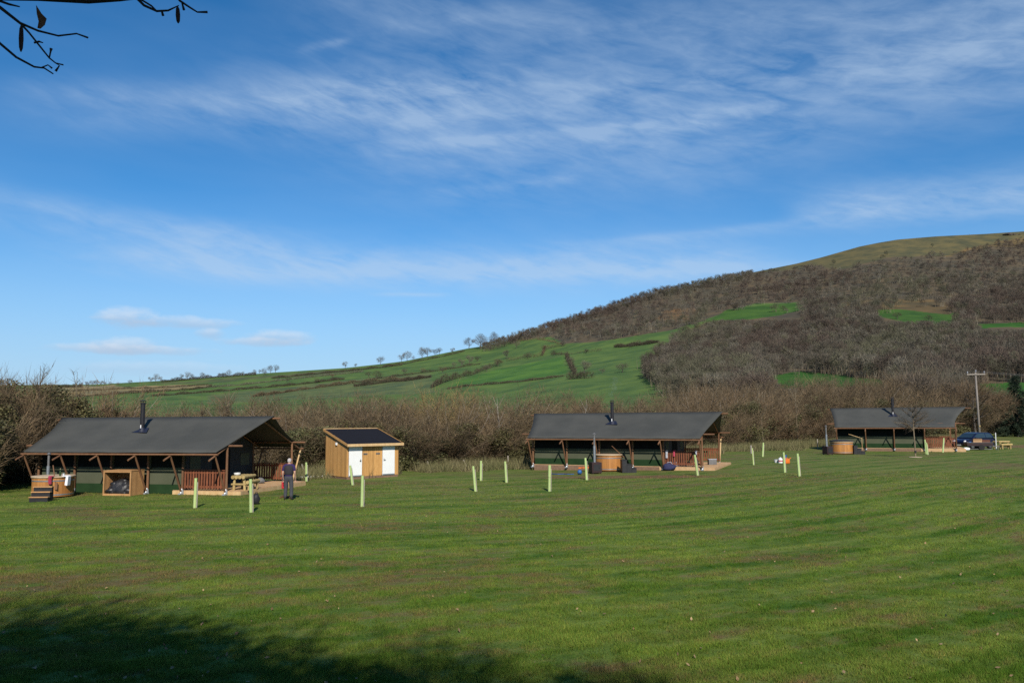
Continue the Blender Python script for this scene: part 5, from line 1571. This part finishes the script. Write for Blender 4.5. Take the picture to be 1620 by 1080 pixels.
# low trailer with boxes before the car
tr = gp(1551, 711.8)
root = empty('trailer', tr, R(-14), 'low dark trailer loaded with boxes in front of the blue car', 'trailer')
mb = MB(); mb.box((0, .5, .38), (2.0, 1.0, .06)); mb.build('bed', M['black'], root)
for y in (0, 1.0):
    mb = MB(); mb.box((0, y, .52), (2.04, .04, .26)); mb.build('side_board', M['maroon'], root)
    mb = MB(); mb.box((0, y - .01, .665), (2.06, .06, .035)); mb.build('side_rail', M['grey'], root)
for x in (-1, 1):
    mb = MB(); mb.box((x * 1.0, .5, .52), (.04, .94, .24)); mb.build('end_board', M['maroon'], root)
for y in (-.06, 1.06):
    mb = MB(); mb.lathe((0, 0, -.06), [(.08, 0), (.23, 0), (.24, .04), (.23, .12), (.08, .12)], 18); wv = mb.build('wheel', M['rubber'], root, loc=(.1, y, .24)); wv.rotation_euler = (R(90), 0, 0)
mb = MB(); mb.beam((1.0, .5, .38), (1.7, .5, .3), .07, .07); mb.tube((1.55, .5, 0), (1.55, .5, .32), .03, n=8); mb.build('drawbar', M['grey'], root)
mb = MB(); mb.beam((-.98, -.02, .1), (.98, -.02, .1), .03, .05); mb.build('lower_rail', M['grey'], root)
Rt = Matrix.Rotation(R(-14), 3, 'Z')
def on_tr(x, y, z): return tr + Rt @ Vector((x, y, z))
root = empty('cardboard_box', on_tr(-.1, .4, .41), R(-20), 'pale cardboard box on the low dark trailer', 'box')
mb = MB(); mb.box((0, 0, .28), (.68, .5, .55)); mb.build('carton', M['card'], root); mb = MB(); mb.box((0, -.26, .56), (.66, .12, .012), M=Matrix.Rotation(.3, 3, 'X')); mb.build('flap', M['card'], root)
root = empty('brown_chest', on_tr(.55, .42, .41), R(-14), 'dark brown chest beside the cardboard box', 'chest')
mb = MB(); mb.box((0, 0, .22), (.62, .5, .44)); mb.build('body', M['brown'], root, bevel=.02); mb = MB(); mb.box((0, 0, .46), (.66, .54, .05)); mb.build('lid', M['brown'], root, bevel=.01)
mb = MB(); mb.blob((0, 0, .14), (.22, .18, .16), 6, .15, 14, 8, flat=-.13); tag(mb.build('blue_bag', M['bluep'], loc=on_tr(-.68, .3, .41), smooth=True), 'blue bag at the left end of the trailer', 'bag')
q = gp(1529, 712.5)
mb = MB(); mb.blob((0, 0, .12), (.3, .2, .15), 7, .15, 14, 8, flat=-.11); tag(mb.build('white_sack', M['towel'], loc=q, smooth=True), 'white sack on the grass beside the trailer', 'sack')
q = gp(1576, 710); log_table((q.x, q.y, q.z), R(-70), 'pale log table on the grass right of the parked car', .9)
q = gp(1573, 711); mb = MB(); mb.tube((0, 0, -.1), (.02, 0, 1.5), .035, n=8); tag(mb.build('white_post', M['white'], loc=(q.x, q.y - .3, q.z)), 'thin white post beside the log table near the car', 'post')

# ------------------------------------------------------------------ man standing by the left tent
def skin_mesh(name, verts, edges, radii, material, parent, root=0, sub=2):
    me = bpy.data.meshes.new(name); me.from_pydata(verts, edges, [])
    o = bpy.data.objects.new(name, me); link(o, parent)
    o.modifiers.new('skin', 'SKIN')
    if not me.skin_vertices: me.skin_vertices.new()
    for i, r in enumerate(radii):
        me.skin_vertices[0].data[i].radius = r if isinstance(r, tuple) else (r, r)
        me.skin_vertices[0].data[i].use_root = (i == root)
    o.modifiers['skin'].use_smooth_shade = True
    s = o.modifiers.new('sub', 'SUBSURF'); s.levels = s.render_levels = sub
    me.materials.append(material)
    return o


mp = gp(456, 790.5)
man = empty('person', mp, R(4), 'grey haired man in dark vest, purple shirt and grey trousers seen from behind', 'person')
# faces +y (away from the camera); x right
B = [(0, 0, .95), (0, .01, 1.12), (0, .02, 1.30), (0, .03, 1.42), (0, .055, 1.49), (0, .085, 1.56), (0, .10, 1.63), (0, .09, 1.68)]
Rr = [(.13, .10), (.125, .09), (.155, .10), (.11, .085), .05, (.062, .072), (.075, .09), (.05, .06)]
Ed = [(i, i + 1) for i in range(7)]
def add(p, r, par):
    B.append(p); Rr.append(r); Ed.append((par, len(B) - 1)); return len(B) - 1
for s in (-1, 1):
    i = add((s * .10, 0, .88), .085, 0); i = add((s * .115, .02, .50), .058, i); i = add((s * .125, -.02, .10), .04, i); i = add((s * .135, .02, .045), (.04, .035), i); add((s * .15, .16, .035), (.04, .028), i)
    i = add((s * .19, .02, 1.39), .058, 3); i = add((s * .245, -.01, 1.12), .042, i)
    i = add((s * .25, .09, .90), .030, i); w_ = add((s * .245, .125, .845), (.036, .02), i)
    for k, (dx, L) in enumerate(((-.026, .072), (-.009, .085), (.009, .08), (.026, .062))):
        f = add((s * .245 + dx, .145, .80), .0095, w_); f = add((s * .245 + dx, .155, .80 - L * .5), .0085, f); add((s * .245 + dx, .148, .80 - L), .0075, f)
    f = add((s * .215, .14, .84), .011, w_); add((s * .205, .165, .80), .009, f)
# nose and ears keep to the same skin
i = add((0, .19, 1.615), .012, 6)
for s in (-1, 1): add((s * .083, .095, 1.615), (.012, .02), 6)
body = skin_mesh('body', B, Ed, Rr, M['skin'], man)
H_ = MB(); H_.blob((0, .085, 1.65), (.082, .098, .068), 2, .04, 16, 10, flat=-.03); H_.blob((0, .045, 1.605), (.08, .06, .075), 3, .05, 14, 8)
H_.build('hair', M['hair'], man, smooth=True)
fc = MB()
for s in (-1, 1): fc.blob((s * .032, .188, 1.635), (.012, .008, .008), 1, 0, 8, 6)
fc.build('eyes', M['black'], man); fc = MB(); fc.blob((0, .188, 1.575), (.026, .008, .008), 1, 0, 8, 6); fc.build('mouth', M['rednap'], man)
V_ = [(0, 0, 1.05), (0, 0, .92)]; Rv = [(.175, .14), (.165, .13)]; Ev = [(0, 1)]
for s in (-1, 1):
    V_ += [(s * .10, 0, .84), (s * .115, .02, .50), (s * .125, -.02, .09)]; Rv += [.108, .085, .075]
    b = len(V_) - 3; Ev += [(1, b), (b, b + 1), (b + 1, b + 2)]
skin_mesh('trousers', V_, Ev, Rv, M['trousers'], man)
V_ = [(0, 0, .90), (0, .01, 1.1), (0, .02, 1.28), (0, .03, 1.42), (0, .045, 1.475)]; Rv = [(.195, .155), (.172, .132), (.185, .125), (.13, .1), .065]; Ev = [(0, 1), (1, 2), (2, 3), (3, 4)]
for s in (-1, 1):
    V_ += [(s * .195, .02, 1.395), (s * .238, -.005, 1.17)]; Rv += [.08, .062]; b = len(V_) - 2; Ev += [(3, b), (b, b + 1)]
skin_mesh('shirt', V_, Ev, Rv, M['purple'], man)
skin_mesh('vest', [(0, 0, .97), (0, .01, 1.14), (0, .02, 1.29), (0, .028, 1.41), (0, .035, 1.46)], [(0, 1), (1, 2), (2, 3), (3, 4)], [(.20, .16), (.20, .16), (.235, .17), (.215, .15), (.11, .10)], M['vest'], man)
for s in (-1, 1):
    b_ = MB(); b_.blob((s * .145, .06, .05), (.05, .14, .055), 3, .04, 12, 8, flat=-.05); b_.blob((s * .128, -.02, .1), (.055, .06, .06), 3, .02, 12, 8); b_.build('boot', M['boots'], man, smooth=True)

# red garden machine beside him
q = gp(447.5, 789.5)
root = empty('garden_machine', (q.x, q.y + .25, q.z), .2, 'red and black garden machine standing at the left leg of the man', 'machine')
mb = MB(); mb.box((0, 0, .58), (.26, .24, .3)); mb.build('engine', M['red'], root, bevel=.03)
mb = MB(); mb.blob((0, 0, .85), (.14, .13, .16), 4, .1, 12, 8); mb.build('cover', M['navy'], root, smooth=True)
mb = MB(); mb.tube((.02, 0, .44), (0, 0, .1), .05, .04, n=10); mb.build('shaft', M['black'], root)
mb = MB(); mb.path([(-.2, -.02, .92), (-.1, 0, 1.0), (.1, 0, 1.0), (.18, -.02, .94)], [.018] * 4, 6); mb.build('handlebar', M['black'], root)
mb = MB()
for k in range(3):
    a = k * 2.1 + .5; mb.tube((0, 0, .12), (math.cos(a) * .26, math.sin(a) * .2, .02), .035, .025, n=8)
mb.build('feet', M['brown'], root)

# ------------------------------------------------------------------ tree over the photographer, hanging into the top left corner
def tree_over(loc, h, r, ntw, nlf, seed, label):
    o = empty('shade_tree', loc, 0, label, 'tree', 'trees shading the near grass')
    tree_trunk(seed, h, r * .9, .22, 16, .2, 9).build('trunk', M['bark'], o, smooth=True)
    rng = np.random.default_rng(seed)
    np_mesh('crown', crown_slivers(rng, ntw, h, r, base=.2, L=(.04, .12), w=.0022, lumps=12), 3, M['twigdark'], o, tint=rng.random(ntw))
    lum = 15; lc = unit(rng.normal(size=(lum, 3))) * np.array([.6, .6, .5]) * (rng.random((lum, 1)) ** .4)
    k = rng.integers(0, lum, nlf); p = lc[k] + unit(rng.normal(size=(nlf, 3))) * (rng.random(nlf) ** .45 * .42)[:, None]
    P = np.stack([p[:, 0] * r, p[:, 1] * r, h * (.22 + .78 * (.5 + .5 * p[:, 2]))], -1)
    np_mesh('leaves', leafs(P, rng.uniform(.12, .26, nlf), rng), 4, M['ivy'], o, tint=rng.random(nlf))
    return o


NEAR = [(-6.6, -5.0, 13.0, 3.0), (-2.6, -5.8, 13.2, 2.8), (-8.6, -4.6, 13.0, 3.5), (-4.6, -5.6, 13.4, 3.4), (-1.0, -6.0, 12.8, 2.8), (-12.5, -5.2, 13.2, 3.7), (1.0, -6.4, 12.2, 2.2), (3.6, -6.8, 11.7, 1.9), (-18.5, 2.0, 12.5, 3.6), (-21.5, 9.0, 12.0, 3.6)]  # last two stand unseen at the left, added to block sky light
for i, (x, y, h, r) in enumerate(NEAR):
    o = tree_over((x, y, float(gz(x, y))), h, r, 7000, 19000, 900 + i, 'leafy tree out of view around the photographer, shading the near grass')

root = empty('overhanging_branch_tree', (-3.9, .35, float(gz(-3.9, .35))), 0, 'near tree whose thin twigs with catkins hang into the top left corner', 'tree')
off = Vector(root.location)
mb = MB()
mb.path([(0, 0, -.2), (.05, .0, 1.5), (.12, .1, 3.4), (.0, .0, 6.5)], [.16, .14, .11, .04], 10); mb.build('trunk', M['bark'], root, smooth=True)
DB = 2.3
def bp(px_, py_, Y=DB): return at(px_, py_, Y) - off
mb = MB()
fork = Vector((.12, .1, 3.0)); fork2 = Vector((.1, .08, 3.45))
mb.path([fork, (fork + bp(-260, -40)) / 2 + Vector((0, .2, .1)), bp(-200, -60), bp(-60, -8)], [.03, .022, .013, .0075], 8)
mb.path([bp(-60, -8), bp(0, 12), bp(32, 37), bp(60, 49), bp(92, 57), bp(121, 53.5), bp(139, 60)], [.0075, .0052, .0042, .0034, .0028, .0024, .003], 7)
mb.path([bp(32, 37), bp(46, 52), bp(62, 72), bp(78, 92), bp(88, 100), bp(100, 103)], [.0036, .003, .0028, .0024, .002, .0022], 7)
mb.path([bp(88, 100), bp(94, 104), bp(88, 113)], [.002, .0018, .0036], 6)
mb.path([bp(-60, -8), bp(-30, 35), bp(0, 69), bp(26, 91), bp(54, 106), bp(70, 108), bp(84, 117)], [.007, .0048, .004, .0036, .003, .0024, .002], 7)
mb.path([bp(66, 107), bp(76, 103), bp(82, 108)], [.002, .0018, .003], 6)
mb.path([bp(78, 92), bp(80, 82), bp(81, 77)], [.002, .0024, .0045], 6)
mb.path([bp(54, 68), bp(62, 66), bp(68, 68)], [.003, .003, .0015], 6)
mb.path([fork2, bp(-300, -200), bp(-150, -60), bp(-40, -4), bp(60, -2), bp(140, 3), bp(190, 0), bp(216, -3)], [.03, .022, .014, .0085, .0075, .0062, .0052, .0045], 8)
mb.path([bp(0, 2), bp(14, 7), bp(31, 11)], [.004, .0035, .002], 6)
mb.path([bp(216, -3), bp(228, 9), bp(248, 18), bp(266, 17), bp(283, 9)], [.0045, .004, .0036, .003, .0015], 7)
mb.path([bp(256, 18), bp(258, 25)], [.003, .004], 6)
mb.path([bp(214, -6), bp(240, 10), bp(247, 17)], [.003, .0028, .0025], 6)
mb.path([bp(240, -60), bp(268, -20), bp(285, 2), bp(300, 12), bp(312, 19.5), bp(328, 19.5)], [.008, .006, .0036, .003, .0024, .0038], 7)
mb.path([bp(-150, -60), bp(100, -110), bp(240, -60)], [.012, .011, .008], 7)
mb.path([bp(288, 5), bp(291, 16)], [.0024, .004], 6)
mb.build('branch', M['twigdark'], root, smooth=True)
for a_, b_, r_ in (((34, 40), (33, 82), .0068), ((281, 11), (282, 37), .007)):
    p, q = bp(*a_), bp(*b_); mb = MB(); mb.path([p, p.lerp(q, .15), p.lerp(q, .5), p.lerp(q, .85), q], [.002, r_ * .8, r_, r_ * .8, .002], 8); mb.build('catkin', M['catkin'], root, smooth=True)
mb = MB(); pl = [(57, 8), (66, 22), (74, 30), (71, 40), (64, 46), (59, 45), (61, 34), (58, 22)]
f3 = lambda u, v, w: bp(u, v, DB + .01 + w + .0012 * (u - 65)); mb.prism(pl, 0, .0012, f3); mb.build('dry_leaf', M['leafbrown'], root)

# smoke over the middle flue
sm_m = bpy.data.materials.new('thin smoke'); sm_m.use_nodes = True; nt = sm_m.node_tree
nt.nodes.remove(nt.nodes['Principled BSDF']); vol = nt.nodes.new('ShaderNodeVolumePrincipled'); vol.inputs['Color'].default_value = (.8, .82, .86, 1)
g = nt.nodes.new('ShaderNodeTexCoord'); nz = noise(nt, S(nt, g.outputs['Object']), 2.2, 3.0)
nt.links.new(((nz - .45).m('MAXIMUM', 0.0) * 1.1).k, vol.inputs['Density']); nt.links.new(vol.outputs[0], nt.nodes['Material Output'].inputs['Volume'])
q = tworld(T2, 4.8, .5 * 2.9, 4.25)
mb = MB(); mb.path([(0, 0, 0), (.05, .1, .35), (.25, .3, .8), (.6, .6, 1.3)], [.08, .17, .3, .42], 12)
tag(mb.build('smoke', sm_m, loc=q, smooth=True), kind='stuff')
bpy.context.view_layer.update()
